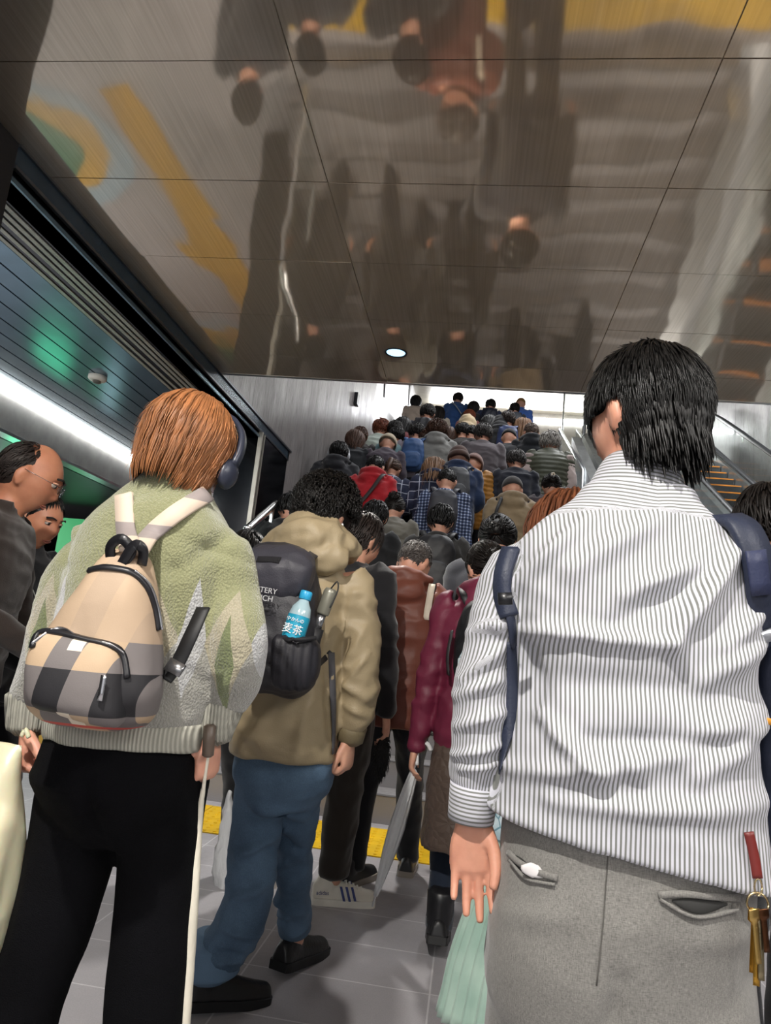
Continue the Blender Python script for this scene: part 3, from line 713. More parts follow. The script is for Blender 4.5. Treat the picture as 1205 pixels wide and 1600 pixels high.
# backpack -------------------------------------------------------
def pack_meshes(w=.15, h=.22, d=.075, seed=1, voxel=.012):
    """a backpack behind the back of a figure whose back surface is at y=0: body, pocket, straps; origin at its top centre"""
    sq = lambda p, a, b, c: Vector((math.copysign(abs(p.x/a)**.62*a, p.x), math.copysign(abs(p.y/b)**.7*b, p.y), math.copysign(abs(p.z/c)**.7*c, p.z)))
    g = G(); ell(g, (0, -d, -h*.92), (w, d, h), None, 28, 20, lambda p: sq(p, w, d, h)); body = remesh(g, voxel, 4, folds(.006, (9, 9, 9), seed), 'pack_body')
    g = G(); ell(g, (0, -d*1.95, -h*1.25), (w*.78, d*.42, h*.5), None, 24, 16, lambda p: sq(p, w*.78, d*.42, h*.5)); pocket = remesh(g, voxel*.8, 3, folds(.003, (12, 12, 12), seed+2), 'pack_pocket')
    return body, pocket
# ------------------------------------------------------------------ people in the foreground
from mathutils.bvhtree import BVHTree
def mpp(Y):
    """metres per photo pixel at depth Y (near the picture centre)"""
    return (at(700, 900, Y)-EYE).dot(FW)/FPX
def rel(root, Y): 
    return lambda x, y, dY=0.0: at(x, y, Y+dY)-root
def fig(root, Y, spine, sh, el, wr, hip, kn, ank, head, nod, yaw, hs=1.0, tilt=0, hY=0.0):
    """figure whose joints are measured at depth Y; entries are (photo x, photo y, depth offset)"""
    w = rel(root, Y); s = Sk.__new__(Sk); P = [w(*p) for p in spine]; s.sp = sorted([(p.z, p) for p in P], key=lambda t: t[0])
    s.sh = [w(*p) for p in sh]; s.el = [w(*p) for p in el]; s.wr = [w(*p) for p in wr]; s.hip = [w(*p) for p in hip]
    s.kn = [Vector(p) if len(p) == 4 and False else w(*p) for p in kn]; s.ank = [Vector(a) for a in ank]
    s.neck = s.sp[-1][1].copy(); s.head = w(head[0], head[1], hY); s.hs = hs
    s.hr = Matrix.Rotation(R(yaw), 3, 'Z') @ Matrix.Rotation(R(tilt), 3, 'Y') @ Matrix.Rotation(-R(nod), 3, 'X')
    s.shax = (s.sh[1]-s.sh[0]); s.shax.z = 0; s.shax.normalize(); s.hipax = (s.hip[1]-s.hip[0]); s.hipax.z = 0; s.hipax.normalize(); s.ft = [0, 0]
    return s
def bvh_of(*objs):
    V = []; F = []
    for o in objs:
        o_ = len(V); off = Vector((0, 0, 0)); p = o
        while p is not None: off += p.location; p = p.parent
        V += [v.co+off for v in o.data.vertices]; F += [tuple(i+o_ for i in q.vertices) for q in o.data.polygons]
    return BVHTree.FromPolygons(V, F)
def hit(b, x, y, root=Vector((0, 0, 0)), out=.0):
    d = (at(x, y, 1.0)-EYE).normalized(); l, n, i, t = b.ray_cast(EYE, d)
    if l is None: return None, None
    if n.dot(d) > 0: n = -n
    return l+n*out-root, n
def surf_band(b, pts, root, w, th, out=.004, sub=4):
    P = []; N = []
    for x, y in pts:
        l, n = hit(b, x, y, root, out)
        if l is not None: P.append(l); N.append(n)
    g = G()
    if len(P) > 1: band(g, P, N, w, th, 0, sub)
    else: print('NO SURFACE', pts)
    return g
def ridges(L, Y, root, scale=1.0):
    """cloth folds drawn as line segments on the side that faces -Y: (x0, y0, x1, y1, width px, height m)"""
    k = mpp(Y); S = []
    for x0, y0, x1, y1, wd, am in L:
        a, b = at(x0, y0, Y)-root, at(x1, y1, Y)-root; S.append((a.x, a.z, b.x, b.z, wd*k, am*scale))
    def f(c, n):
        if n.y > .35: return 0
        d = 0
        for ax, az, bx, bz, w_, am in S:
            ux, uz = bx-ax, bz-az; L2 = ux*ux+uz*uz; t = max(0, min(1, ((c.x-ax)*ux+(c.z-az)*uz)/L2)); dx, dz = c.x-ax-ux*t, c.z-az-uz*t
            r2 = (dx*dx+dz*dz)/(w_*w_)
            if r2 < 6: d += am*math.exp(-r2)*(.35+.65*math.sin(PI*max(.12, min(.88, t))))
        return d*max(0, min(1, .6-n.y))
    return f
def both(*fs): return lambda c, n: sum(f(c, n) for f in fs)

def near_mat(kind):
    if kind == 'shirt':
        t = NT('striped_shirt'); a = t.n('ShaderNodeAttribute', attribute_name='stripe'); s = a.outputs['Fac']
        fr = t.math('FRACT', t.math('DIVIDE', s, .0066)); d = t.math('ABSOLUTE', t.math('SUBTRACT', fr, .5))
        m = t.ramp(d, [(.0, (1, 1, 1, 1)), (.17, (1, 1, 1, 1)), (.26, (0, 0, 0, 1))]); v = t.coord()
        t.set(Base_Color=t.mix(m, srgb('#c6c6cf'), srgb('#71736f')), Roughness=.75); t.b.inputs['Sheen Weight'].default_value = .15
        t.bump(t.noise(v, 60, 3), .12, .004); t.bump(t.noise(v, 800, 1), .15, .001); return t.m
    if kind == 'trousers':
        t = NT('grey_wool_trousers'); v = t.coord((900, 900, 130)); v2 = t.coord((130, 900, 900)); n = t.noise(v, 1, 2); n2 = t.noise(v2, 1, 2); n3 = t.noise(t.coord(), 8, 2)
        f = t.math('ADD', t.math('MULTIPLY', n, .4), t.math('ADD', t.math('MULTIPLY', n2, .4), t.math('MULTIPLY', n3, .2)))
        t.set(Base_Color=t.ramp(f, [(.35, srgb('#5d5b58')), (.65, srgb('#8b8984'))]), Roughness=.85); t.b.inputs['Sheen Weight'].default_value = .2; t.bump(f, .2, .001); return t.m
    if kind == 'sweater':
        # knitted argyle: sage green above, beige and grey diamonds below
        t = NT('argyle_knit'); v = t.coord(); x, y, z = t.sep(v)
        u = t.math('DIVIDE', t.math('ADD', x, .012), .115); fu = t.math('MULTIPLY', t.math('ABSOLUTE', t.math('SUBTRACT', t.math('FRACT', u), .5)), 2.0)   # 0..1..0
        zz = t.math('DIVIDE', t.math('SUBTRACT', z, 1.075), .15)
        a = t.math('ADD', zz, t.math('MULTIPLY', fu, .85))
        col = t.mix(t.math('GREATER_THAN', a, .75), srgb('#a59d87'), srgb('#8b8c68'))
        col = t.mix(t.math('LESS_THAN', t.math('ADD', zz, t.math('MULTIPLY', fu, -.9)), -.55), col, srgb('#96948e'))
        u2 = t.math('DIVIDE', t.math('ADD', x, .07), .115); fu2 = t.math('MULTIPLY', t.math('ABSOLUTE', t.math('SUBTRACT', t.math('FRACT', u2), .5)), 2.0)
        for z0, h, c, uu in ((1.06, .085, '#6d7550', fu2), (1.10, .10, '#b4b4b6', fu)):
            dd = t.math('ADD', t.math('DIVIDE', t.math('ABSOLUTE', t.math('SUBTRACT', z, z0)), h), t.math('MULTIPLY', t.math('SUBTRACT', 1.0, uu), 3.2))
            col = t.mix(t.math('LESS_THAN', dd, 1.0), col, srgb(c))
        kn = t.n('ShaderNodeTexVoronoi'); kn.inputs['Scale'].default_value = 300; t.l(t.coord((1, 1, .8)), kn.inputs['Vector'])
        t.set(Base_Color=t.mix(t.math('MULTIPLY', kn.outputs['Distance'], .35), col, srgb('#4f5338')), Roughness=.95); t.b.inputs['Sheen Weight'].default_value = .5
        t.bump(t.math('MULTIPLY', kn.outputs['Distance'], -1), .55, .004); t.bump(t.noise(v, 700, 2), .3, .001); return t.m
    if kind == 'rib':
        t = NT('ribbed_knit'); v = t.coord(); x, y, z = t.sep(v); w = t.n('ShaderNodeTexWave'); w.inputs['Scale'].default_value = 55; w.inputs['Distortion'].default_value = .4; t.l(v, w.inputs['Vector'])
        t.set(Base_Color=t.mix(w.outputs['Fac'], srgb('#8b8a80'), srgb('#aba99d')), Roughness=.95); t.bump(w.outputs['Fac'], .5, .004); return t.m
    if kind == 'plaid':
        t = NT('beige_plaid'); v = t.coord(); x, y, z = t.sep(v)
        def bandm(c, o, p, wd): return t.math('LESS_THAN', t.math('ABSOLUTE', t.math('SUBTRACT', t.math('FRACT', t.math('DIVIDE', t.math('ADD', c, o), p)), .5)), wd)
        xs_ = t.math('SUBTRACT', x, t.math('MULTIPLY', z, .22)); a = bandm(xs_, .030, .088, .24); b = bandm(z, .036, .115, .26); r1 = bandm(t.math('SUBTRACT', x, t.math('MULTIPLY', z, .35)), -.055, .30, .012); r2 = bandm(z, .11, .30, .008)
        up = t.math('LESS_THAN', z, -.135)
        k = t.math('MULTIPLY', t.math('ADD', a, b), .5)
        base = t.ramp(k, [(0, srgb('#b59c80')), (.45, srgb('#6e6867')), (.9, srgb('#1d1c20'))], 'CONSTANT')
        wh = t.mix(t.math('MULTIPLY', bandm(x, .062, .105, .1), bandm(z, .09, .105, .1)), base, srgb('#ded2c0'))
        sm = t.mix(t.math('MULTIPLY', a, .25), srgb('#b0987f'), srgb('#8d7e72'))
        col = t.mix(up, sm, wh); col = t.mix(t.math('MAXIMUM', r1, t.math('MULTIPLY', r2, up)), col, srgb('#c24a42'))
        t.set(Base_Color=col, Roughness=.7); t.bump(t.noise(v, 600, 2), .15, .001); t.bump(t.noise(v, 18, 3), .12, .01); return t.m
    if kind == 'strap_plaid':
        t = NT('beige_strap'); v = t.coord(); x, y, z = t.sep(v)
        m = t.math('LESS_THAN', t.math('ABSOLUTE', t.math('SUBTRACT', t.math('FRACT', t.math('DIVIDE', z, .085)), .5)), .16)
        t.set(Base_Color=t.mix(m, srgb('#cbb9a8'), srgb('#8f8583')), Roughness=.7); t.bump(t.noise(v, 500, 2), .15, .001); return t.m
    if kind == 'plaid_blue':
        t = NT('navy_plaid'); v = t.coord(); x, y, z = t.sep(v)
        def ln(c, p, wd): return t.math('LESS_THAN', t.math('ABSOLUTE', t.math('SUBTRACT', t.math('FRACT', t.math('DIVIDE', c, p)), .5)), wd)
        k = t.math('MULTIPLY', t.math('ADD', ln(x, .030, .16), ln(z, .030, .16)), .5)
        t.set(Base_Color=t.ramp(k, [(0, srgb('#1d2740')), (.45, srgb('#55658a')), (.9, srgb('#c6cede'))], 'CONSTANT'), Roughness=.85); return t.m
    if kind == 'plaid_navy_big':
        t = NT('navy_check'); v = t.coord(); x, y, z = t.sep(v)
        def ln(c, p, wd): return t.math('LESS_THAN', t.math('ABSOLUTE', t.math('SUBTRACT', t.math('FRACT', t.math('DIVIDE', c, p)), .5)), wd)
        k = t.math('MAXIMUM', ln(x, .10, .04), ln(z, .10, .04))
        t.set(Base_Color=t.mix(k, srgb('#232a42'), srgb('#aab0c0')), Roughness=.85); return t.m
    if kind == 'umbrella':
        t = NT('clear_plastic'); t.set(Base_Color=srgb('#eceef0'), Roughness=.22); t.b.inputs['Transmission Weight'].default_value = .25; v = t.coord((1, 1, .2)); t.bump(t.noise(v, 60, 3), .7, .01); return t.m
    if kind == 'denim':
        t = NT('blue_denim'); v = t.coord(); n = t.noise(v, 5, 4); n2 = t.noise(t.coord((1, 1, .5)), 500, 2)
        f = t.math('ADD', t.math('MULTIPLY', n, .7), t.math('MULTIPLY', n2, .3))
        t.set(Base_Color=t.ramp(f, [(.35, srgb('#34495f')), (.65, srgb('#5c7690'))]), Roughness=.85); t.bump(n2, .2, .001); return t.m
    if kind == 'skirt':
        t = NT('pleated_mint'); v = t.coord(); t.set(Base_Color=t.ramp(t.noise(v, 9, 3), [(.3, srgb('#8fb0a2')), (.7, srgb('#b3cdbf'))]), Roughness=.45); t.b.inputs['Sheen Weight'].default_value = .4
        t.bump(t.noise(t.coord((1, 1, .1)), 120, 2), .25, .002); return t.m
    if kind == 'print':
        t = NT('pale_print'); v = t.coord(); vo = t.n('ShaderNodeTexVoronoi', feature='DISTANCE_TO_EDGE'); vo.inputs['Scale'].default_value = 34; t.l(v, vo.inputs['Vector'])
        m = t.math('LESS_THAN', vo.outputs['Distance'], .06); t.set(Base_Color=t.mix(m, t.ramp(t.noise(v, 12, 3), [(.4, srgb('#dfe6ea')), (.6, srgb('#b9d3dc'))]), srgb('#6f97a8')), Roughness=.7); return t.m
    if kind == 'quilt':
        t = NT('quilted_brown'); v = t.coord(); w = t.n('ShaderNodeTexVoronoi', feature='DISTANCE_TO_EDGE'); w.inputs['Scale'].default_value = 26; t.l(v, w.inputs['Vector'])
        t.set(Base_Color=srgb('#54463e'), Roughness=.45); t.bump(w.outputs['Distance'], .6, .012); return t.m
def attr(me, fn, name='stripe'):
    a = me.attributes.new(name, 'FLOAT', 'POINT'); a.data.foreach_set('value', [fn(v.co) for v in me.vertices])
def seg_d(p, a, b):
    ab = b-a; t = max(0, min(1, (p-a).dot(ab)/ab.length_squared)); return (p-a-ab*t).length, t

# ---- man in the striped shirt
Y0 = 1.25; XC = 985; root = Vector((.27, Y0, 0)); w = rel(root, Y0); k = mpp(Y0)
man = empty('person', root, 0, 'black-haired man seen from behind in a striped shirt and grey trousers', 'person')
sk = fig(root, Y0, [(925, 1650), (950, 1480), (975, 1330), (985, 1180), (985, 1000), (985, 860), (990, 790), (995, 745)],
         [(812, 905), (1138, 905)], [(757, 1080, -.02), (1145, 1085, .14)], [(737, 1268, .0), (1120, 1085, .36)],
         [(868, 1480), (1060, 1480)], [(845, 1760, .02), (1085, 1760, -.03)], [(-.12, .08, .085), (.10, -.10, .085)], (1005, 656), 12, 34, 1.04, 0, .0)
body = body_mesh(sk, .010, False, [(w(XC, y).z, a*k, b) for y, a, b in ((1640, 50, .06), (1500, 135, .09), (1350, 140, .09), (1200, 150, .10), (1000, 165, .11), (880, 150, .10), (800, 70, .07), (750, 52, .055))], lt=.7)
lh = hand_mesh(w(737, 1275), w(737, 1400)-w(735, 1275), (0, -1, 0), (1, 0, 0), w(742, 1180), .0028, size=.92, curl=(10, 8, 8, 12), spread=.05, thumb=(.9, .35, .45))
link('body', mjoin(body, lh), skin_mat('#cf9880'), man)
# shirt
g = G()
stack(g, [(w(XC, y).z, a*k, b, dx*k, 0) for y, a, b, dx in ((1318, 205, .145, 0), (1290, 190, .145, -2), (1220, 179, .145, -6), (1120, 171, .143, -3), (1020, 174, .143, -3), (930, 177, .138, -2), (870, 172, .122, -2), (825, 138, .105, 2), (795, 100, .085, 2), (765, 80, .078, 3))], sk, 34, 2.5, 3)
for i in (0, 1):
    S = sk.sh[i]; inn = S.lerp(sk.spine(S.z), .3)
    tube(g, [inn, S, S.lerp(sk.el[i], .5), sk.el[i], sk.el[i].lerp(sk.wr[i], .5), sk.wr[i].lerp(sk.el[i], .02)], [56*k, 56*k, 53*k, 45*k, 42*k, 36*k], X_, 18, 4)
RL = [(1125, 860, 1010, 1010, 13, .013), (1010, 1010, 780, 985, 12, .011), (905, 830, 800, 925, 13, .009), (1020, 820, 880, 905, 18, .009), (1080, 905, 930, 985, 15, -.007), (800, 985, 830, 1120, 22, -.010),
      (835, 1110, 915, 1190, 13, .012), (800, 1200, 960, 1175, 16, .010), (960, 1175, 1170, 1100, 20, .008), (850, 1240, 1160, 1230, 14, .007), (830, 1060, 1130, 1075, 22, -.006), (1170, 1000, 1060, 1060, 15, .008),
      (1180, 1120, 1050, 1190, 15, .008), (900, 1140, 1150, 1150, 13, -.007), (1090, 1010, 1170, 950, 12, .007), (950, 940, 1050, 900, 12, .006),
      (800, 970, 735, 990, 9, .006), (790, 1010, 725, 1060, 8, .007), (780, 1060, 715, 1085, 8, .006), (715, 1130, 780, 1110, 8, .006), (775, 1160, 712, 1190, 8, .006), (720, 1220, 770, 1200, 7, .005)]
me = remesh(g, .0065, 4, both(folds(.0035, (7, 7, 9), 5), ridges(RL, Y0, root, 2.3)), 'shirt')
hemz = w(985, 1300).z
def hemf(c, n):
    t = max(0, min(1, (w(XC, 1180).z-c.z)/.12)); return (0, -.02*t*max(0, c.x), -.15*(c.x-.0)*t)
displace(me, hemf)
yoke = w(XC, 812).z
def stripe(p):
    da, ta = min(seg_d(p, sk.sh[0], sk.el[0]), seg_d(p, sk.el[0], sk.wr[0])); db, tb = min(seg_d(p, sk.sh[1], sk.el[1]), seg_d(p, sk.el[1], sk.wr[1]))
    if da < 60*k and p.x < w(797, 1000).x+.25*max(0, p.z-w(XC, 960).z): 
        a, b = (sk.sh[0], sk.el[0]) if p.z > sk.el[0].z else (sk.el[0], sk.wr[0]); t = (p.z-a.z)/(b.z-a.z); c = a.lerp(b, t)
        return math.atan2(p.x-c.x, -(p.y-c.y))*.05
    if p.z > yoke-.06*abs(p.x): return p.z*1.0-.12*abs(p.x-.01)
    return p.x+(.02*(p.z-1.1))
attr(me, stripe)
shm = near_mat('shirt'); shirt = link('shirt', me, shm, man)
g = G(); c0 = sk.spine(w(XC, 778).z); up = (w(1000, 725)-w(992, 790)).normalized()
R0 = []
for r, h, off in ((.088, -.012, .0), (.080, .018, .0), (.0665, .050, .004), (.060, .062, .006), (.056, .055, .006), (.068, .010, 0)):
    R0.append([c0+up*(h-.012*math.cos(2*PI*i/48)*0)+Vector((r*1.0*math.cos(2*PI*i/48), off+r*.93*math.sin(2*PI*i/48), .016*max(0, -math.sin(2*PI*i/48))*(1 if h > 0 else 0))) for i in range(48)])
g.rings(R0, 0, False); me = g.mesh('collar'); attr(me, lambda p: (p-c0).dot(up)*1.0); link('collar', me, shm, man)
g = G(); a = sk.wr[0].lerp(sk.el[0], .23); b = sk.wr[0]+(sk.wr[0]-sk.el[0]).normalized()*.012; tube(g, [a, b], [(36*k, 36*k), (34*k, 34*k)], X_, 28, 3, 2.1, False)
me = g.mesh('cuff'); attr(me, lambda p: (p-a).dot((b-a).normalized())); cf = link('cuff', me, shm, man)
g = G(); q = a.lerp(b, .45)+Vector((-.016, -.033, 0)); ell(g, q, (.0045, .002, .0045), None, 10, 6); link('button', g.mesh(), M('#9aa0a8', .3), cf)
# trousers, belt, pockets
g = G()
stack(g, [(w(XC, y).z, a_*k, b_, dx*k, 0) for y, a_, b_, dx in ((1640, 120, .11, 0), (1560, 168, .125, 6), (1480, 170, .135, 4), (1400, 170, .135, 2), (1330, 171, .127, 0), (1265, 170, .120, 2))], sk, 30, 2.5, 3)
for i in (0, 1):
    h, kk, a = sk.hip[i], sk.kn[i], sk.ank[i]
    tube(g, [h, h.lerp(kk, .5), kk, kk.lerp(a, .5), a], [92*k, 90*k, 76*k, 70*k, 66*k], X_, 20, 3)
RT_ = [(925, 1560, 940, 1480, 14, -.012), (930, 1590, 1080, 1570, 18, .008), (790, 1400, 870, 1390, 14, .006), (1020, 1425, 1160, 1425, 14, .005), (800, 1440, 900, 1500, 30, .006)]
me = remesh(g, .0075, 4, both(folds(.0035, (6, 6, 5), 9), ridges(RT_, Y0, root)), 'trousers')
trm = near_mat('trousers')
def tilt(c, n):
    t = max(0, min(1, (c.z-w(XC, 1400).z)/.10)); return (0, 0, -.10*(c.x)*t)
displace(me, tilt); tro = link('trousers', me, trm, man)
bt = bvh_of(tro)
g = surf_band(bt, [(x, 1250+(x-790)*.14) for x in range(800, 1175, 30)], root, .014, .003, .002); link('belt', g.mesh(), M('#4a2a1c', .4, 0, (80, .3), 'leather'), man)
for x, y in ((838, 1275), (952, 1302), (1090, 1322)):
    g = surf_band(bt, [(x, y-16), (x-1, y), (x-2, y+14)], root, .0045, .0025, .006, 2); link('belt_loop', g.mesh(), trm, man)
for pts in ([(797, 1332), (815, 1348), (840, 1362), (872, 1372)], [(1028, 1398), (1065, 1396), (1110, 1400), (1152, 1402)]):
    g = surf_band(bt, pts, root, .0045, .0035, .003, 4); pk = link('pocket_welt', g.mesh(), trm, man)
for pts, wd in (([(800, 1336), (815, 1352), (835, 1366)], .010), ([(1050, 1407), (1090, 1416), (1135, 1412)], .0095)):
    g = surf_band(bt, pts, root, lambda t, wd=wd: wd*math.sin(PI*min(.95, max(.05, t))), .0012, .0015, 5); link('pocket_gap_shade', g.mesh(), M('#2d2d2c', .9, 0, None, 'pocket_shade'), man)  # dark band on the cloth stands in for shade inside the gaping pocket
for pts in ([(800, 1343), (825, 1372), (868, 1382)], [(1030, 1404), (1085, 1432), (1150, 1420)]):
    g = surf_band(bt, pts, root, .0022, .0035, .003, 5); link('pocket_edge', g.mesh(), trm, man)
g = surf_band(bt, [(952, 1315), (947, 1380), (942, 1450), (932, 1540)], root, .0009, .0008, .0006, 4); link('seam', g.mesh(), M('#55534f', .9, 0, None, 'seam'), man)
p_, n_ = hit(bt, 838, 1360, root, .006); tis = empty('paper_tissue', root+p_, 0, 'crumpled white paper poking out of the left back pocket of the grey trousers', 'tissue')
g = G(); ell(g, (0, 0, 0), (.017, .004, .010), None, 14, 8, lambda p: p*(1+.5*noise.noise(p*90))); link('sheet', g.mesh(), M('#d8d4d4', .9, 0, None, 'paper'), tis)
add_shoes(sk, man, M('#1a1512', .3, 0, None, 'leather_black'), M('#0d0d0d'))
# hair
g = G(); ell(g, (0, -.014, .022), (.083, .096, .098), None, 36, 26, lambda p: Vector((p.x*(1-.22*max(0, min(1, (-p.z-.01)/.03))*max(0, min(1, (p.y+.03)/.03))), p.y, p.z)))
ell(g, (0, -.030, -.035), (.071, .074, .074)); locks(g, 2800, 11, (0, -.014, .022), (.085, .098, .101), .088, .0030, -.86, .6, .012, .30, hang=0, flick=.25, steps=8, whorl=(.25, -.55, .8), sweep=(.15, 0, 0), ear=True)
locks(g, 1100, 12, (0, -.028, -.025), (.076, .080, .080), .05, .0028, -.85, .9, .004, .2, hang=.8, steps=6, front=2.6, ragged=.5)
ho = link('hair', g.mesh(), hair_mat('black', .42), man); ho.matrix_local = sk.headM()
# bag worn on the front: only its shoulder straps and one side show
nav = nylon('#252b3d', 'navy_nylon')
bag = empty('backpack', root+Vector((.05, .3, 1.0)), 0, 'dark navy backpack worn on the chest of the man in the striped shirt', 'backpack')
bo = bag.location.copy(); bs_ = bvh_of(shirt)
g = G(); sq = lambda p: Vector((math.copysign(abs(p.x/.2)**.6*.2, p.x), math.copysign(abs(p.y/.09)**.7*.09, p.y), math.copysign(abs(p.z/.24)**.7*.24, p.z))); ell(g, (.0, 0, 0), (.2, .09, .24), None, 26, 18, sq); g.V = [v for v in g.V]
link('bag_body', remesh(g, .014, 3, folds(.006, (8, 8, 8), 3), 'bag'), nav, bag)
b1 = surf_band(bs_, [(815, 838), (800, 862), (790, 895), (789, 930), (795, 965)], bo, .016, .007, .006, 5); s1 = link('strap', b1.mesh(), nav, bag)
b1 = surf_band(bs_, [(790, 930), (795, 970), (797, 1010)], bo, .008, .003, .006, 3)
b3 = surf_band(bs_, [(796, 1000), (799, 1060), (797, 1120), (790, 1180), (786, 1205)], bo, .0095, .002, .005, 4); b1.add(b3.V, b3.F); link('webbing', b1.mesh(), nav, s1)
g = G(); band(g, [w(789, 926, -.155)+root-bo, w(790, 945, -.155)+root-bo], [(0, -1, 0)]*2, .011, .004, 0, 1); link('buckle', g.mesh(), M('#15161a', .35, 0, None, 'buckle'), s1)
# right strap with keeper and the bag side
P = [w(1135, 812, -.055), w(1162, 826, -.09), w(1184, 880, -.10), w(1192, 950, -.085), w(1196, 1010, -.04)]
g = G(); band(g, [p+root-bo for p in P], [(.0, -.6, .8), (.35, -.8, .3), (.5, -1, .1), (.5, -1, 0), (.5, -1, 0)], .030, .010, 0, 5); s2 = link('strap', g.mesh(), nav, bag)
g = G(); band(g, [w(1180, 860, -.118)+root-bo, w(1190, 930, -.11)+root-bo], [(.4, -1, .1), (.4, -1, 0)], .019, .004, 0, 3); link('strap_pad', g.mesh(), nylon('#2e3450', 'navy_pad'), s2)
g = G(); band(g, [w(1194, 985, -.085)+root-bo, w(1197, 1003, -.08)+root-bo], [(.3, -1, 0)]*2, .022, .004, 0, 1); link('buckle', g.mesh(), M('#b8bcc4', .3, .6, None, 'buckle_grey'), s2)
g = G(); ell(g, w(1188, 1014, -.08)+root-bo, (.010, .006, .005), None, 12, 8); link('orange_clip', g.mesh(), M('#c9822a', .35, .2, None, 'clip'), s2)
g = G(); tube(g, [p+root-bo for p in (w(1198, 1000, .0), w(1192, 1100, .02), w(1186, 1220, .04), w(1178, 1330, .08))], [(.022, .06), (.03, .09), (.032, .10), (.02, .06)], X_, 16, 4, 2.6); link('side_panel', g.mesh(), nav, bag)
g = G(); band(g, [w(1172, 1120, -.075)+root-bo, w(1205, 1128, -.08)+root-bo], [(0, -1, 0)]*2, .005, .003, 0, 1); link('orange_trim', g.mesh(), M('#c98a2a', .5, 0, None, 'trim_orange'), bag)
# keys on a red-brown strap
kr = Vector(at(1176, 1330, Y0-.13)); keys = empty('key_ring', kr, 0, 'bunch of brass keys on a red-brown strap at the grey trousers', 'keys')
kk = lambda x, y, d=0: at(x, y, Y0-.13+d)-kr
g = G(); band(g, [kk(1170, 1300), kk(1178, 1335), kk(1184, 1372)], [(0, -1, 0)]*3, .007, .0025, 0, 4); link('strap', g.mesh(), M('#6b2420', .45, 0, None, 'redleather'), keys)
g = G(); P = [kk(1184, 1412)+Vector((.014*math.cos(a), 0, .014*math.sin(a))) for a in [2*PI*i/20 for i in range(21)]]; tube(g, P, [.0016]*21, Y_, 6, 1, dome=False); P = [kk(1185, 1386)+Vector((.005*math.cos(a), 0, .011*math.sin(a))) for a in [2*PI*i/16 for i in range(17)]]; tube(g, P, [.0014]*17, Y_, 6, 1, dome=False); link('ring', g.mesh(), M('#c8b48a', .25, 1, None, 'steelring'), keys)
random.seed(8)
for i, (x0, x1, L_, c) in enumerate(((1180, 1176, 98, '#a8792c'), (1184, 1182, 118, '#b98e3c'), (1188, 1190, 110, '#8f8468'), (1192, 1199, 66, '#5a3a26'), (1178, 1186, 84, '#c0a060'))):
    g = G(); a, b = kk(x0, 1420, -.004*i), kk(x1, 1422+L_, -.004*i); band(g, [a, a.lerp(b, .2), a.lerp(b, .34), a.lerp(b, .4), b], [(.2*(i-2), -1, 0)]*5, lambda t: .0085 if t < .3 else .0042, .0012, 0, 4)
    link('key', g.mesh(), M(c, .28, .95, None, 'brass'+str(i)), keys)

# ---- woman in the sage argyle jumper
Y1 = 1.25; XC = 225; root = Vector((-.56, Y1, 0)); w = rel(root, Y1); k = mpp(Y1)
wom = empty('person', root, 0, 'woman seen from behind in a sage green argyle jumper and wide black trousers, auburn bob', 'person')
sk = fig(root, Y1, [(180, 1330), (195, 1240), (205, 1150), (215, 1050), (235, 930), (250, 840), (268, 780), (282, 735)],
         [(150, 862), (350, 872)], [(88, 990, -.01), (368, 1000, -.03)], [(46, 1128, .0), (328, 1130, .0)],
         [(128, 1240), (255, 1240)], [(50, 1560, .02), (232, 1560, .04)], [(-.19, -.02, .085), (.11, .12, .085)], (294, 706), 22, -14, .86, 3)
body = body_mesh(sk, .010, False, [(w(XC, y).z, a*k, b) for y, a, b in ((1300, 40, .05), (1230, 90, .08), (1150, 95, .09), (1050, 95, .09), (930, 105, .10), (850, 100, .09), (790, 60, .06), (745, 38, .045))], thick=.8, lt=.68)
h1 = hand_mesh(w(46, 1128), w(44, 1180)-w(46, 1128), (.9, .3, 0), (0, -.5, .2), w(55, 1060), .0030, size=.84, curl=(62, 66, 70, 72), thumb=(.6, .5, .5))
h2 = hand_mesh(w(328, 1138), w(325, 1185)-w(328, 1138), (-.9, .2, 0), (-.1, -.8, 0), w(340, 1080), .0030, size=.84, curl=(55, 60, 66, 70), thumb=(.7, .4, .5))
link('body', mjoin(body, h1, h2), skin_mat('#d7a18a', 'pale_skin'), wom)
g = G()
stack(g, [(w(XC, y).z, a_*k, b_, dx*k, 0) for y, a_, b_, dx in ((1128, 122, .125, 0), (1100, 134, .140, -2), (1040, 134, .145, 0), (960, 132, .142, 0), (880, 130, .13, 0), (825, 118, .115, 0), (785, 86, .09, -4), (760, 62, .075, -4), (738, 47, .062, 0))], sk, 30, 2.4, 3)
tube(g, [sk.sh[0].lerp(sk.spine(1.28), .3), sk.sh[0], w(110, 920), sk.el[0], w(64, 1060), w(50, 1092)], [54*k, 50*k, 47*k, 44*k, 42*k, 38*k], X_, 18, 4)
tube(g, [sk.sh[1].lerp(sk.spine(1.25), .3), sk.sh[1], w(363, 935), sk.el[1]+Vector((.006, 0, 0)), w(360, 1065), w(345, 1098)], [52*k, 50*k, 47*k, 46*k, 47*k, 40*k], X_, 18, 4)
RW = [(110, 830, 145, 900, 10, -.010), (120, 800, 135, 860, 8, .007), (380, 830, 320, 900, 12, -.008), (310, 900, 330, 1060, 12, -.010), (160, 830, 330, 800, 20, .005), (60, 1060, 90, 1000, 10, .006), (300, 1000, 345, 1050, 10, .006), (390, 1040, 350, 1090, 10, .008), (330, 860, 395, 880, 9, -.006), (95, 960, 125, 900, 10, .006)]
me = remesh(g, .0065, 5, both(folds(.004, (6, 6, 7), 15), ridges(RW, Y1, root)), 'jumper'); swm = near_mat('sweater'); jump = link('jumper', me, swm, wom)
rib = near_mat('rib')
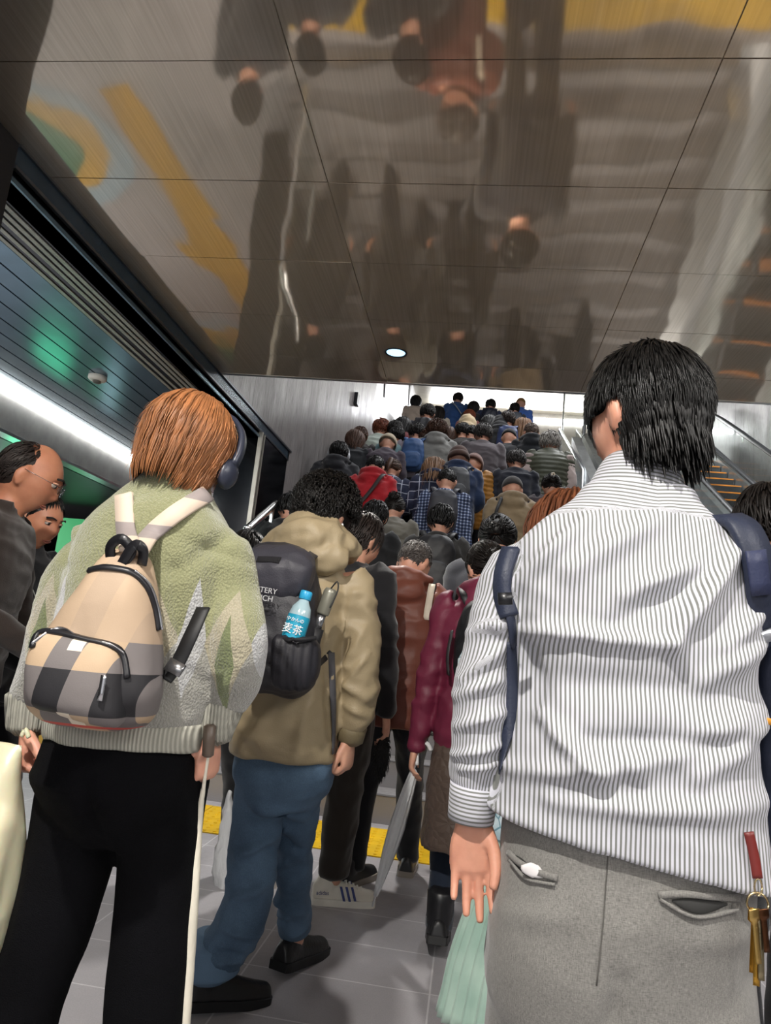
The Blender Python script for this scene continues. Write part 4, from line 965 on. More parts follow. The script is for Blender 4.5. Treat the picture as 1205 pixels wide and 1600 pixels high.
g = G(); stack(g, [(w(XC, y).z, a_*k, b_) for y, a_, b_ in ((1158, 123, .128), (1148, 126, .132), (1130, 127, .134), (1118, 126, .132))], sk, 60, 2.4, 2); me = g.mesh('hem'); displace(me, lambda c, n: .0022*math.sin(math.atan2(c.y, c.x)*60)); link('ribbed_hem', me, rib, wom)
for a, b, r0, r1 in ((w(49, 1085), w(44, 1138), 38, 31), (w(347, 1090), w(330, 1150), 38, 30)):
    g = G(); tube(g, [a, a.lerp(b, .5), b], [r0*k, (r0+r1)/2*k*1.02, r1*k], X_, 64, 4); me = g.mesh('cuff')
    ax = (b-a).normalized(); displace(me, lambda c, n: .0018*math.sin(math.atan2((c-a).y, (c-a).x)*26)); link('ribbed_cuff', me, rib, wom)
g = G(); c0 = w(283, 742); P = [c0+Vector((.052*math.cos(a), .047*math.sin(a), .008*math.sin(a)-.006*math.cos(a))) for a in [2*PI*i/24 for i in range(25)]]; tube(g, P, [(.010, .006)]*25, Z_, 10, 1, dome=False); link('neckband', g.mesh(), swm, wom)
g = G()
stack(g, [(w(XC, y).z, a_*k, b_, dx*k, 0) for y, a_, b_, dx in ((1320, 60, .07, 10), (1240, 124, .128, -4), (1180, 122, .128, -4), (1120, 108, .11, -2))], sk, 26, 2.5, 3)
tube(g, [w(128, 1230), w(112, 1330), w(85, 1430), w(38, 1570), w(5, 1740), w(-20, 1900)], [66*k, 66*k, 62*k, 54*k, 52*k, 52*k], X_, 20, 4)
tube(g, [w(256, 1230), w(250, 1330), w(240, 1450), w(230, 1570), w(222, 1740), w(218, 1900)], [66*k, 60*k, 59*k, 60*k, 60*k, 60*k], X_, 20, 4)
RB = [(80, 1200, 180, 1215, 10, .006), (195, 1210, 195, 1300, 12, -.012), (80, 1340, 60, 1450, 14, .006), (270, 1300, 230, 1500, 16, .006)]
btr = link('trousers', remesh(g, .009, 4, both(folds(.003, (6, 6, 4), 21), ridges(RB, Y1, root)), 'trousers'), M('#08080b', .9, 0, (500, .5), 'black_wool', .3, 0, .1), wom)
sk.ank = [Vector((-.24, .0, .085)), Vector((.11, .05, .085))]; add_shoes(sk, wom, M('#121212', .4), M('#0d0d0d'))
g = G(); cap_shell(g, (0, -.018, .022), (.083, .097, .101), 30, 22, 5, .004, 14); cap_shell(g, (0, -.028, -.03), (.080, .078, .062), 24, 16, 6, .005, 20)
locks(g, 2600, 31, (0, -.016, .022), (.086, .099, .104), .150, .0032, -.12, .8, .010, .16, inward=.75, ragged=.2, front=.45, steps=10, whorl=(.05, -.1, 1), flick=-.2)
locks(g, 240, 32, (0, -.016, .02), (.088, .101, .106), .155, .0016, -.05, .7, .014, .25, inward=.5, ragged=.3, front=.4, steps=9, whorl=(.05, -.1, 1), flick=.2, curl=.15)
ho = link('hair', g.mesh(), hair_mat('#94613c', .4), wom); ho.matrix_local = sk.headM()
# headphones
hpM = Matrix.Translation(root) @ sk.headM(); hp = empty('headphones', hpM.translation, 0, 'dark over-ear headphones worn over the auburn bob', 'headphones')
hl = lambda p: hpM @ Vector(p)-hpM.translation
g = G(); band(g, [hl((.098*math.cos(a), .04, .02+.116*math.sin(a))) for a in [R(x) for x in range(-10, 191, 20)]], [hpM.to_3x3() @ Vector((math.cos(a), 0, math.sin(a))) for a in [R(x) for x in range(-10, 191, 20)]], .009, .006, 0, 3); link('headband', g.mesh(), M('#2a2e3c', .35, 0, None, 'hp'), hp)
for s in (-1, 1):
    g = G(); ell(g, (0, 0, 0), (.018, .030, .036), hpM.to_3x3()); g.V = [v+hl((s*.088, .045, -.02)) for v in g.V]; link('ear_cup', g.mesh(), M('#2a2e3c', .35, 0, None, 'hp'), hp)

# plaid backpack
pl = near_mat('plaid'); zp = M('#1c1c20', .35, 0, None, 'zip'); br0 = at(200, 862, Y1-.20)
bpk = empty('backpack', br0, 0, 'small beige backpack with a black checked pocket on the green jumper', 'backpack')
q = lambda x, y, d=0.0: at(x, y, Y1-.20+d)-br0
kb = mpp(Y1-.20); rr = []
rows = [(858, 203, 14, .012, .03), (866, 200, 30, .025, .02), (885, 196, 42, .040, .01), (930, 184, 62, .052, 0), (985, 168, 84, .060, 0), (1035, 155, 100, .068, -.0), (1080, 148, 106, .072, 0), (1112, 146, 98, .066, .01), (1132, 148, 70, .045, .02), (1140, 150, 30, .02, .03)]
for y, x, a_, b_, dd in [tuple(v) for v in cr(rows, 3)]:
    rr.append(ringpts(q(x, y, dd-.005), (q(x+50, y+5)-q(x, y)).normalized(), Y_, a_*kb*1.0, b_, 32, 2.7))
g = G(); g.rings(rr); me = remesh(g, .006, 3, both(folds(.003, (9, 9, 7), 4)), 'bag'); bb = link('bag_body', me, pl, bpk)
rr = []
for y, x, a_, b_ in [tuple(v) for v in cr([(992, 128, 46, .010), (1000, 127, 66, .026), (1030, 124, 78, .040), (1070, 121, 80, .045), (1105, 122, 76, .040), (1124, 126, 60, .020)], 3)]:
    rr.append(ringpts(q(x, y+ (0), -.055), (q(x+50, y+11)-q(x, y)).normalized(), Y_, a_*kb, b_, 28, 3))
g = G(); g.rings(rr); pk = link('pocket', remesh(g, .006, 3, folds(.0025, (9, 9, 9), 8), 'pocket'), pl, bpk)
bv = bvh_of(bb, pk)
g = surf_band(bv, [(52, 1012), (62, 990), (90, 990), (130, 1000), (172, 1010), (192, 1024), (198, 1060)], br0, .0045, .003, .002, 5); z1 = link('zip', g.mesh(), zp, pk)
g = surf_band(bv, [(53, 1009), (62, 988), (90, 987), (130, 997), (172, 1007), (193, 1022)], br0, .0012, .0045, .003, 5); link('zip_teeth', g.mesh(), M('#c9c9cc', .25, 1, None, 'teeth'), z1)
g = surf_band(bv, [(140, 893), (160, 888), (185, 890), (208, 897), (228, 918), (240, 950), (246, 985)], br0, .0045, .003, .002, 5); z2 = link('zip', g.mesh(), zp, bb)
g = surf_band(bv, [(208, 894), (230, 916), (242, 950), (248, 985)], br0, .0012, .0045, .003, 5); link('zip_teeth', g.mesh(), M('#c9c9cc', .25, 1, None, 'teeth'), z2)
g = G(); l_, n_ = hit(bv, 160, 1070, br0, .008); band(g, [l_+Vector((0, 0, .012)), l_, l_-Vector((0, 0, .022))], [(0, -1, 0)]*3, .004, .0015, 0, 2); link('zip_pull', g.mesh(), M('#c9c9cc', .25, 1, None, 'teeth'), pk)
blk = M('#17171a', .3, 0, (120, .2), 'black_leather')
g = G(); band(g, [q(176, 885, -.02), q(173, 855, -.03), q(190, 842, -.035), q(206, 862, -.03), q(188, 884, -.03)], [(0, -1, 0)]*5, .008, .003, 0, 5); band(g, [q(188, 886, -.03), q(210, 852, -.035), q(224, 860, -.03), q(222, 882, -.02)], [(0, -1, 0)]*4, .008, .003, 0, 5); link('handle', g.mesh(), blk, bpk)
bj = bvh_of(jump, bb); sp_ = near_mat('strap_plaid')
for pts in ([(203, 868), (200, 830), (197, 780), (198, 740)], [(210, 872), (238, 838), (275, 806), (318, 777), (348, 764)]):
    g = surf_band(bj, pts, br0, .0165, .005, .009, 5); link('strap', g.mesh(), sp_, bpk)
g = surf_band(bj, [(198, 742), (200, 737)], br0, .0155, .004, .006, 1)
g = G(); band(g, [q(258, 1062, .02), q(278, 1036, .03), q(300, 990, .03), q(318, 950, .05)], [(-.3, -1, 0)]*4, .013, .003, 0, 4); ls = link('lower_strap', g.mesh(), M('#101012', .6, 0, None, 'webbing'), bpk)
g = G(); band(g, [q(268, 1052, .01), q(280, 1034, .015)], [(-.3, -1, 0)]*2, .016, .004, 0, 1); link('buckle', g.mesh(), M('#8a8a8c', .25, .9, None, 'bk'), ls)
g = surf_band(bv, [(250, 1072), (240, 1110), (225, 1132)], br0, .010, .002, .001, 3)
# cream carrier bag in her left hand
cb = at(20, 1170, Y1-.06); car = empty('carrier_bag', cb, 0, 'cream plastic carrier bag held in the left hand at the left edge', 'bag')
q = lambda x, y, d=0.0: at(x, y, Y1-.06+d)-cb
g = G(); rr = []
for y, x0, x1, b_ in [tuple(v) for v in cr([(1150, -70, 50, .004), (1200, -90, 48, .03), (1300, -110, 42, .055), (1400, -120, 22, .07), (1470, -120, 2, .06), (1500, -110, -10, .03)], 3)]:
    rr.append(ringpts(q((x0+x1)/2, y), X_, Y_, (x1-x0)/2*kb, b_, 26, 3))
g.rings(rr); me = remesh(g, .009, 2, folds(.010, (9, 9, 4), 6), 'bag')
t = NT('cream_plastic'); t.set(Base_Color=srgb('#d9d3b4'), Roughness=.3); t.b.inputs['Subsurface Weight'].default_value = .2; link('bag', me, t.m, car)
g = G(); tube(g, [q(45, 1152), q(40, 1140), q(34, 1150)], [.004]*3, n=8); link('handle', g.mesh(), t.m, car)
# slim pale umbrella in her right hand
ub = at(323, 1190, Y1-.02); umb = empty('folded_umbrella', ub, 0, 'slim furled cream umbrella held point down by the woman in the green jumper', 'umbrella')
q = lambda x, y, d=0.0: at(x, y, Y1-.02+d)-ub
g = G(); tube(g, [q(328, 1135, -.02), q(325, 1180, -.02)], [.011, .010], n=12, sub=1); link('grip', g.mesh(), M('#5e5147', .4, 0, None, 'grip'), umb)
g = G(); tube(g, [q(325, 1180), q(318, 1230), q(308, 1300, .02), q(297, 1450, .02), q(288, 1600, .02), q(284, 1700, .02)], [.0035, .004, .009, .012, .010, .004], n=14, sub=4); link('canopy', remesh(g, .0035, 1, None, 'c'), M('#d8d2c2', .35, 0, (50, .3), 'cream_nylon'), umb)
g = G(); tube(g, [q(284, 1700, .02), q(281, 1780, .02)], [.004, .003], n=8, sub=1); link('tip', g.mesh(), M('#8a8a8c', .25, .9, None, 'bk'), umb)
# ---- helpers for the figures farther up
def umbrella_cloth(): return near_mat('umbrella')
def hair_on(root_o, sk, me, mat_):
    o = link('hair', me, mat_, root_o); o.matrix_local = sk.headM(); return o
tagged = []
# ---- man in the tan hooded jacket
Y2_ = 2.25; root = Vector((-.50, Y2_, 0)); w = rel(root, Y2_); k = mpp(Y2_)
tan = empty('person', root, 0, 'man with black curly hair in a tan hooded jacket and cuffed blue jeans', 'person')
sk = fig(root, Y2_, [(440, 1250), (448, 1180), (455, 1080), (462, 980), (470, 900), (480, 860), (490, 830)],
         [(395, 905), (545, 905)], [(375, 1040, -.02), (562, 1045, .0)], [(380, 1150, .1), (545, 1150, .02)],
         [(410, 1210), (475, 1210)], [(405, 1345, .03), (460, 1335, .20)], [(-.19, .06, .085), (-.02, .42, .085)], (508, 808), 24, -26, .98, 4)
sk.ft = [R(-48), R(-20)]
body = body_mesh(sk, .010, False, [(w(450, y).z, a*k, b) for y, a, b in ((1235, 30, .06), (1190, 62, .09), (1100, 62, .09), (1000, 66, .10), (920, 66, .095), (870, 45, .07), (840, 26, .05))], lt=.65)
h1 = hand_mesh(w(545, 1152, .02), w(543, 1200)-w(546, 1150), (-.8, .2, 0), (-.2, -1, 0), w(555, 1090), .0038, size=.95, curl=(45, 50, 55, 60), thumb=(.8, .4, .3))
link('body', mjoin(body, h1), SKIN, tan)
g = G(); zt = lambda y, x=455: w(x, y).z
stack(g, [(zt(y), a_*k, b_, dx*k, 0) for y, a_, b_, dx in ((1182, 80, .15, -2), (1150, 82, .165, -2), (1080, 80, .165, 0), (1000, 80, .165, 0), (930, 82, .155, 0), (895, 74, .13, 0), (868, 52, .10, 4), (845, 40, .085, 4))], sk, 26, 2.5, 3)
tube(g, [sk.sh[0].lerp(sk.spine(1.2), .3), sk.sh[0], sk.el[0], sk.wr[0]], [32*k, 32*k, 30*k, 24*k], X_, 16, 4)
tube(g, [sk.sh[1].lerp(sk.spine(1.2), .3), sk.sh[1], w(560, 970), sk.el[1], w(560, 1100, .01), w(549, 1140, .02)], [32*k, 34*k, 33*k, 31*k, 29*k, 22*k], X_, 18, 4)
RT2 = [(560, 930, 530, 1010, 6, .012), (575, 980, 545, 1040, 5, .010), (530, 1060, 575, 1090, 6, .012), (540, 1100, 578, 1120, 5, .010), (450, 1100, 400, 1160, 8, .010), (500, 1080, 480, 1170, 7, .010), (515, 900, 500, 980, 6, -.010), (520, 1000, 525, 1150, 5, -.014), (580, 1020, 545, 1070, 4, .010), (395, 1130, 480, 1175, 7, .008)]
tm = nylon('#9c8c6f', 'tan_nylon'); jk = link('jacket', remesh(g, .0085, 3, both(folds(.009, (7, 7, 10), 25), ridges(RT2, Y2_, root)), 'jacket'), tm, tan)
g = G(); c = lambda x, y, d=0: w(x, y, d)
tube(g, [c(450, 868, .08), c(428, 862, .0), c(440, 850, -.08), c(482, 838, -.125), c(528, 846, -.07), c(545, 862, .02), c(535, 868, .09)], [.03, .042, .05, .058, .052, .042, .03], Z_, 14, 4)
tube(g, [c(440, 846, -.02), c(462, 820, -.08), c(500, 816, -.095), c(535, 835, -.05)], [.025, .035, .036, .025], Z_, 12, 4)
ell(g, c(486, 868, -.115), (.12, .05, .06)); link('hood', remesh(g, .0085, 3, folds(.010, (9, 9, 12), 31), 'hood'), tm, tan)
g = G(); tube(g, [c(551, 1135, .02), c(547, 1158, .02)], [23*k, 20*k], X_, 20, 2); link('cuff', g.mesh(), nylon('#74684f', 'tan_dark'), tan)
bjk = bvh_of(jk)
g = surf_band(bjk, [(517, 1020), (519, 1080), (520, 1130), (519, 1178)], root, .011, .002, .004, 3); link('side_tape', g.mesh(), M('#4b4a4e', .6, 0, None, 'tape'), tan)
g = G()
stack(g, [(zt(y), a_*k, b_, 0, 0) for y, a_, b_ in ((1262, 40, .09), (1220, 76, .125), (1180, 76, .13), (1150, 66, .12))], sk, 24, 2.4, 3)
an = sk.ank
tube(g, [w(412, 1205), w(400, 1290, .01), w(392, 1370, .02), w(372, 1450, .03), an[0]+Vector((-.005, -.01, .06))], [39*k, 38*k, 36*k, 36*k, 37*k], X_, 18, 4)
tube(g, [w(478, 1205), w(466, 1270, .10), sk.kn[1], an[1].lerp(sk.kn[1], .45), an[1]+Vector((0, -.01, .05))], [36*k, 32*k, 29*k, 28*k, 28*k], X_, 18, 4)
RJ = [(380, 1330, 440, 1300, 7, .014), (370, 1400, 430, 1370, 7, .012), (355, 1440, 400, 1460, 6, .012), (345, 1480, 400, 1500, 6, -.012), (400, 1240, 470, 1280, 10, .012), (420, 1320, 450, 1340, 7, -.012), (350, 1500, 410, 1490, 5, .010)]
jm = near_mat('denim'); link('jeans', remesh(g, .0085, 3, both(folds(.008, (7, 7, 8), 41), ridges(RJ, Y2_, root, 1.7)), 'jeans'), jm, tan)
a = an[0]+Vector((-.005, -.01, 0)); g = G(); tube(g, [a+Z_*.11, a+Z_*.03], [44*k, 45*k], X_, 26, 3); link('turned_cuff', remesh(g, .006, 2, folds(.003, (9, 9, 9), 2), 'cuff'), M('#5f7993', .85, 0, (400, .3), 'pale_denim'), tan)
sk.ft = [R(-48), R(-20)]; add_shoes(sk, tan, M('#18181a', .4, 0, (90, .3), 'black_shoe'), M('#101012', .5), pitch=(.12, .1), L=.29)
g = G(); cap_shell(g, (0, -.018, .034), (.094, .104, .104), 30, 22, 2, .014, 24)
locks(g, 1500, 51, (0, -.018, .032), (.094, .102, .103), .085, .0034, -.72, .2, .024, .9, hang=0, curl=1.2, steps=10, ear=True)
hair_on(tan, sk, g.mesh('hair'), hair_mat('#14110f', .4))
e_ = sk.headM() @ Vector((.085, .0, -.03)); ear = empty('wireless_earbud', root+e_, 0, 'small white wireless earbud in the ear of the curly haired man', 'earbud'); g = G(); ell(g, (0, 0, .004), (.005, .006, .006)); tube(g, [(0, 0, 0), (0, .004, -.022)], [.003, .0025], n=8, sub=1); link('bud', g.mesh(), M('#ececec', .3), ear)
# his backpack
pr = at(438, 858, Y2_-.15); bk2 = empty('backpack', pr, 0, 'large charcoal backpack with mesh side pocket on the tan jacket', 'backpack'); q = lambda x, y, d=0.0: at(x, y, Y2_-.15+d)-pr
kb = mpp(Y2_-.2); pm = nylon('#2d2c31', 'charcoal_nylon')
def lofted(rows, d0, n=28, e=3.0, sub=3, ax=None):
    rr = []
    for y, x, a_, b_, dd in [tuple(v) for v in cr(rows, sub)]: rr.append(ringpts(q(x, y, d0+dd), ax or X_, Y_, a_*kb, b_, n, e))
    g = G(); g.rings(rr); return g
g = lofted([(850, 440, 20, .03, .04), (862, 440, 44, .07, .0), (900, 442, 56, .09, -.03), (960, 444, 56, .105, -.04), (1030, 442, 54, .11, -.04), (1065, 438, 50, .10, -.03), (1086, 434, 34, .05, .0)], -.03)
body2 = link('bag_body', remesh(g, .008, 3, folds(.006, (8, 8, 8), 5), 'bag'), pm, bk2)
g = lofted([(852, 440, 24, .02, 0), (862, 440, 46, .05, -.01), (890, 440, 53, .06, -.03), (925, 436, 46, .05, -.03), (945, 428, 24, .02, -.02)], -.10)
lid = link('lid', remesh(g, .007, 3, folds(.007, (10, 10, 10), 6), 'lid'), nylon('#3b3a42', 'lid_nylon'), bk2)
g = lofted([(945, 418, 22, .02, 0), (960, 418, 34, .035, 0), (1020, 416, 36, .04, 0), (1065, 416, 30, .03, 0)], -.13)
link('front_pocket', remesh(g, .007, 3, folds(.004, (10, 10, 10), 7), 'fp'), pm, bk2)
bb2 = bvh_of(body2, lid)
for y in (958, 978, 998, 1018, 1038):
    g = G(); band(g, [q(400, y-10, -.17), q(425, y-4, -.175), q(452, y-8, -.165), q(472, y-22, -.13)], [(0, -1, 0)]*4, .0065, .0015, 0, 3); link('webbing', g.mesh(), M('#1d1c20', .6, 0, None, 'web'), bk2)
g = surf_band(bb2, [(402, 874), (424, 874), (438, 876)], pr, .011, .001, .001, 2); link('hook_patch', g.mesh(), M('#17161a', .9, 0, (500, .5), 'hook'), lid)
g = lofted([(995, 462, 24, .03, 0), (1003, 463, 33, .045, 0), (1040, 462, 34, .05, .0), (1066, 458, 30, .04, .0), (1078, 456, 18, .02, .0)], -.175, ax=Vector((1, .35, 0)).normalized())
me = remesh(g, .006, 2, lambda c, n: .004*abs(math.sin(c.x*150+c.z*6)), 'pocket'); sp2 = link('side_pocket', me, nylon('#242329', 'mesh_pocket'), bk2)
g = G(); P = [q(432, 997, -.205), q(462, 1000, -.236), q(493, 997, -.195)]; tube(g, P, [.006]*3, n=8, sub=4); link('elastic', g.mesh(), M('#1b1a1e', .7), sp2)
bj2 = bvh_of(jk, body2)
g = surf_band(bj2, [(470, 880), (500, 862), (530, 862), (556, 880)], pr, .016, .005, .006, 4); link('strap', g.mesh(), pm, bk2)
g = surf_band(bj2, [(494, 1040), (506, 1030), (517, 1018)], pr, .009, .002, .004, 3); link('hip_strap', g.mesh(), M('#1d1c20', .6, 0, None, 'web'), bk2)
# flat lettering on the lid
def text(body_, size, loc, mat_, parent, label=None, rot=None):
    cu = bpy.data.curves.new('lettering', 'FONT'); cu.body = body_; cu.size = size; cu.extrude = .0008; cu.align_x = 'CENTER'
    o = bpy.data.objects.new('lettering', cu); COL.objects.link(o); dg = bpy.context.evaluated_depsgraph_get(); me = bpy.data.meshes.new_from_object(o.evaluated_get(dg)); bpy.data.objects.remove(o)
    o = link('lettering', me, mat_, parent, False); o.location = loc; o.rotation_euler = rot or (PI/2, 0, 0); return o
text('MYSTERY\nRANCH', .021, q(408, 925, -.225), M('#b9b9bb', .5, 0, None, 'thread'), bk2, rot=(PI/2, R(4), 0))
# bottle and folding umbrella in the side pocket
bt0 = at(459, 992, Y2_-.335); bot = empty('bottle', bt0, 0, 'plastic barley tea bottle with sky blue cap and label in the backpack side pocket', 'bottle')
tl = Matrix.Rotation(R(9), 3, 'Y') @ Matrix.Rotation(R(-6), 3, 'X')
def turned(rows, n=24, tl=tl, cap=True):
    g = G(); g.rings([[tl @ Vector((r*math.cos(2*PI*i/n), r*math.sin(2*PI*i/n), z)) for i in range(n)] for z, r in rows], 0, cap); return g
link('clear_body', turned([(-.06, .028), (.0, .030), (.055, .030), (.075, .026), (.092, .015), (.10, .013)]).mesh(), M('#a9c4cc', .12, 0, None, 'pet', coat=.6), bot)
link('label_sleeve', turned([(-.05, .0308), (.052, .0308)], cap=False).mesh(), M('#2a9fc0', .35, 0, None, 'labelblue'), bot)
link('cap', turned([(.098, .0150), (.100, .0168), (.119, .0168), (.122, .0150)]).mesh(), M('#33a6d6', .35, 0, None, 'capblue'), bot)
wt = M('#f2f6f6', .5, 0, None, 'white_ink')
try: text('やかんの', .0125, tl @ Vector((.0, -.0318, .033)), wt, bot, rot=(R(84), R(9), 0)); text('麦茶', .028, tl @ Vector((.0, -.0318, .002)), wt, bot, rot=(R(84), R(9), 0))
except Exception as ex: print(ex)
fu0 = at(489, 1000, Y2_-.25); fu = empty('folding_umbrella', fu0, 0, 'compact folding umbrella with brushed grey handle beside the tea bottle', 'umbrella'); tl2 = Matrix.Rotation(R(14), 3, 'Y')
link('handle', turned([(.075, .016), (.08, .0185), (.14, .0195), (.15, .017), (.152, .012)], tl=tl2).mesh(), M('#8b897c', .35, .4, None, 'gunmetal'), fu)
link('shaft', turned([(.03, .012), (.078, .012)], tl=tl2).mesh(), M('#a8a8aa', .25, .9, None, 'chrome'), fu)
link('folded_canopy', turned([(-.08, .016), (.0, .022), (.035, .020)], tl=tl2).mesh(), M('#19191c', .6, 0, (40, .5), 'canopyblk'), fu)
g = G(); P = [tl2 @ Vector((.0, -.012, .15)), tl2 @ Vector((.012, -.02, .175)), tl2 @ Vector((.022, -.018, .15)), tl2 @ Vector((.018, -.02, .10))]; tube(g, P, [.0022]*4, n=6, sub=5); link('wrist_loop', g.mesh(), M('#2c2b2c', .6), fu)

# ---- generic near figures ------------------------------------------------
def near_person(label, px, Y, headpx, H, top, trousers, hairm, hairc, nod=20, yaw=0, feet=((-.1, 0, 0), (.1, .25, 0)), hands=((-.27, .02, .80), (.27, .02, .80)), rz=0, lean=6,
                shoes=('#141414', '#0e0e0e'), sx=1.0, voxel=.011, shoe_yaw=None, leg_loose=.0, skin=SKIN, hem=.80, loose=.0, fold=.010, pitch=(0, 0), hands_on=True, lend=.045, tmat=None, z=0.0, twist=0):
    """figure of height H*1.0 placed so that its head is at the measured spot; returns (root, skeleton)"""
    s = H/1.70; P = at(headpx[0], headpx[1], Y); sk_ = Sk(lean, nod, yaw, feet, hands, twist, 1.06); sk_.ft = list(shoe_yaw or (0, 0))
    hd = Matrix.Rotation(rz, 3, 'Z') @ sk_.head*s
    rt = Vector((P.x-hd.x, Y, z)); r = empty('person', rt, rz, label, 'person'); r.scale = (s*sx, s*sx, s)
    link('body', body_mesh(sk_, voxel, hands_on, hn=8, lt=.85), skin, r)
    kind, mat_ = top; tp = link({'hoodie': 'hooded_jacket', 'puffer': 'padded_jacket', 'suit': 'suit_jacket'}.get(kind, 'jacket'), top_mesh(sk_, kind, voxel, len(label), loose, hem, fold), mat_, r)
    tr = None
    if trousers: tr = link('trousers', legs_mesh(sk_, voxel, leg_loose, len(label)+3, .008, .98, lend), trousers, r)
    if hairm: 
        ho = link('hair', hairm if not isinstance(hairm, str) else hair_mesh(hairm, len(label), 2.2, .7), hair_mat(hairc), r); ho.matrix_local = sk_.headM()
    add_shoes(sk_, r, M(shoes[0], .4), M(shoes[1], .5), pitch, shoe_yaw)
    return r, sk_, tp
def Lw(r, v): return r.matrix_basis @ Vector(v)
# man behind the tan jacket with white trainers
r, s_, tp = near_person('man in black jacket and dark brown trousers with white blue-striped trainers', 0, 3.18, (560, 842), 1.72, ('jacket', cloth('#1b1b1e')), cloth('#2c2621', 'brown_twill'), 'short', '#2b2320', 22, -38,
    feet=((-.27, .18, 0), (.06, .16, 0)), hands=((-.25, .05, .80), (.235, .0, .835)), shoes=('#dcd8cc', '#e9e6dc'), leg_loose=.012, lend=.085, shoe_yaw=(R(-12), R(-74)), hem=.77, twist=-18)
for o in [c for c in r.children if c.name.startswith('shoe')]: 
    for c in o.children: c['label'] = 'off-white thick rubber sole'
blu = M('#2c3a78', .5, 0, None, 'stripe_blue')
for i, yw in ((1, R(-74)), (0, R(-12))):
    a = s_.ank[i]-Z_*.085; MX = Matrix.Translation(a) @ Matrix.Rotation(yw, 4, 'Z'); so = [c for c in r.children if c.name.startswith('shoe')][i]
    for j in range(3):
        for sd in (-1, 1):
            y = .045+j*.024; g = G(); x = sd*.0505; g.prism([(x, y, .026), (x, y+.011, .026), (x*.78, y-.008, .080), (x*.78, y-.019, .080)], (sd*.0015, 0, 0)); g.V = [MX @ v for v in g.V]; link('stripe', g.mesh(), blu, so, False)
    o = text('adidas', .022, (0, 0, 0), blu, so); o.matrix_local = MX @ Matrix.Translation((.052, -.045, .048)) @ Matrix.Rotation(PI/2, 4, 'Z') @ Matrix.Rotation(R(78), 4, 'X')
g = G(); 
for i in range(5): tube(g, [Vector((-.02, .055+i*.017, .085-i*.006)), Vector((0, .058+i*.017, .094-i*.006)), Vector((.02, .055+i*.017, .085-i*.006))], [.003]*3, n=6, sub=2)
a = s_.ank[1]-Z_*.085; MX = Matrix.Translation(a) @ Matrix.Rotation(R(-74), 4, 'Z'); g.V = [MX @ v for v in g.V]; link('laces', g.mesh(), M('#e6e4dc', .6, 0, None, 'lace'), [c for c in r.children if c.name.startswith('shoe')][1])
hw = Lw(r, s_.wr[1]); fz = empty('charm', hw+Vector((.0, -.01, -.10)), 0, 'black furry pouch hanging from the hand of the man in white trainers', 'pouch')
g = G(); ell(g, (0, 0, -.09), (.032, .028, .085), None, 18, 14, lambda p: p*(1+.35*noise.noise(p*60))); locks(g, 260, 5, (0, 0, -.09), (.030, .027, .08), .03, .002, -1, .6, .01, .8, hang=.6, steps=4); tube(g, [(0, 0, .02), (0, 0, -.03)], [.003, .003], n=6, sub=1); link('fur', g.mesh(), M('#131313', .8, 0, None, 'fur'), fz)
# man in rust brown hooded jacket
r, s_, tp = near_person('short grey-haired man in a rust brown hooded jacket and black trousers', 0, 3.62, (645, 872), 1.70, ('hoodie', nylon('#6b3a2c', 'rust')), cloth('#15161a', 'black_cloth'), 'crop', '#4d4845', 34, -28,
    feet=((-.12, .0, 0), (.12, .30, 0)), hands=((-.25, .1, .82), (.15, .32, 1.0)), leg_loose=.0, hem=.74, shoe_yaw=(R(-25), 0), shoes=('#1a1a1c', '#8a8278'))
b_ = bvh_of(tp); 
g = G(); P = [Lw(r, s_.sh[1])+Vector((-.03, -.07, .06)), Lw(r, s_.sh[1])+Vector((-.035, -.115, -.03)), Lw(r, s_.sh[1])+Vector((-.04, -.125, -.12))]; P = [p-Lw(r, (0, 0, 0)) for p in P]
tb = empty('shoulder_bag', Lw(r, (0, 0, 0)), 0, 'cream strap of a bag over the right shoulder of the rust brown jacket', 'bag'); band(g, P, [(0, -1, .3)]*3, .017, .004, 0, 4); link('strap', g.mesh(), M('#cfc5b4', .7), tb)
# woman in maroon jacket
r, s_, tp = near_person('woman in a maroon jacket and brown quilted skirt with a black backpack, dark bun', 0, 2.95, (778, 858), 1.60, ('hoodie', nylon('#6a2038', 'maroon')), cloth('#1b2433', 'navy_leggings'), 'bun', 'dark', 24, 24,
    feet=((-.10, .0, .03), (.10, .30, 0)), hands=((-.255, .02, .80), (.255, .02, .80)), hem=.80, pitch=(.22, 0), shoes=('#1a1a1c', '#121212'), leg_loose=-.004)
mr = r; ms = s_
r.location.x = at(766, 900, 2.95).x; r.children[3].name
g = G(); stack(g, [(.42, .20, .17), (.55, .20, .165), (.70, .19, .155), (.85, .17, .13), (.92, .15, .11)], s_, 26, 2.3, 3); link('quilted_skirt', remesh(g, .012, 2, folds(.008, (8, 8, 5), 8), 'skirt'), near_mat('quilt'), r)
hw = Lw(r, s_.wr[0])+Vector((.01, -.005, -.07)); uo = empty('folded_umbrella', hw, 0, 'clear plastic umbrella held point down by the woman in the maroon jacket', 'umbrella')
tip = at(582, 1416, 3.05)-hw; g = G(); m1 = tip*.10+Vector((0, 0, 0)); n_ = 12
d = tip.normalized(); sx_ = d.cross(Y_).normalized(); rr = []
for t_, rd in ((.05, .004), (.07, .012), (.2, .018), (.45, .024), (.62, .021), (.85, .011), (.93, .006)):
    c = tip*t_; rr.append([c+sx_*(rd*(1+.35*math.cos(6*2*PI*i/24))*math.cos(2*PI*i/24))+sx_.cross(d)*(rd*(1+.35*math.cos(6*2*PI*i/24))*math.sin(2*PI*i/24)) for i in range(24)])
g.rings(rr); link('canopy', g.mesh(), near_mat('umbrella'), uo)
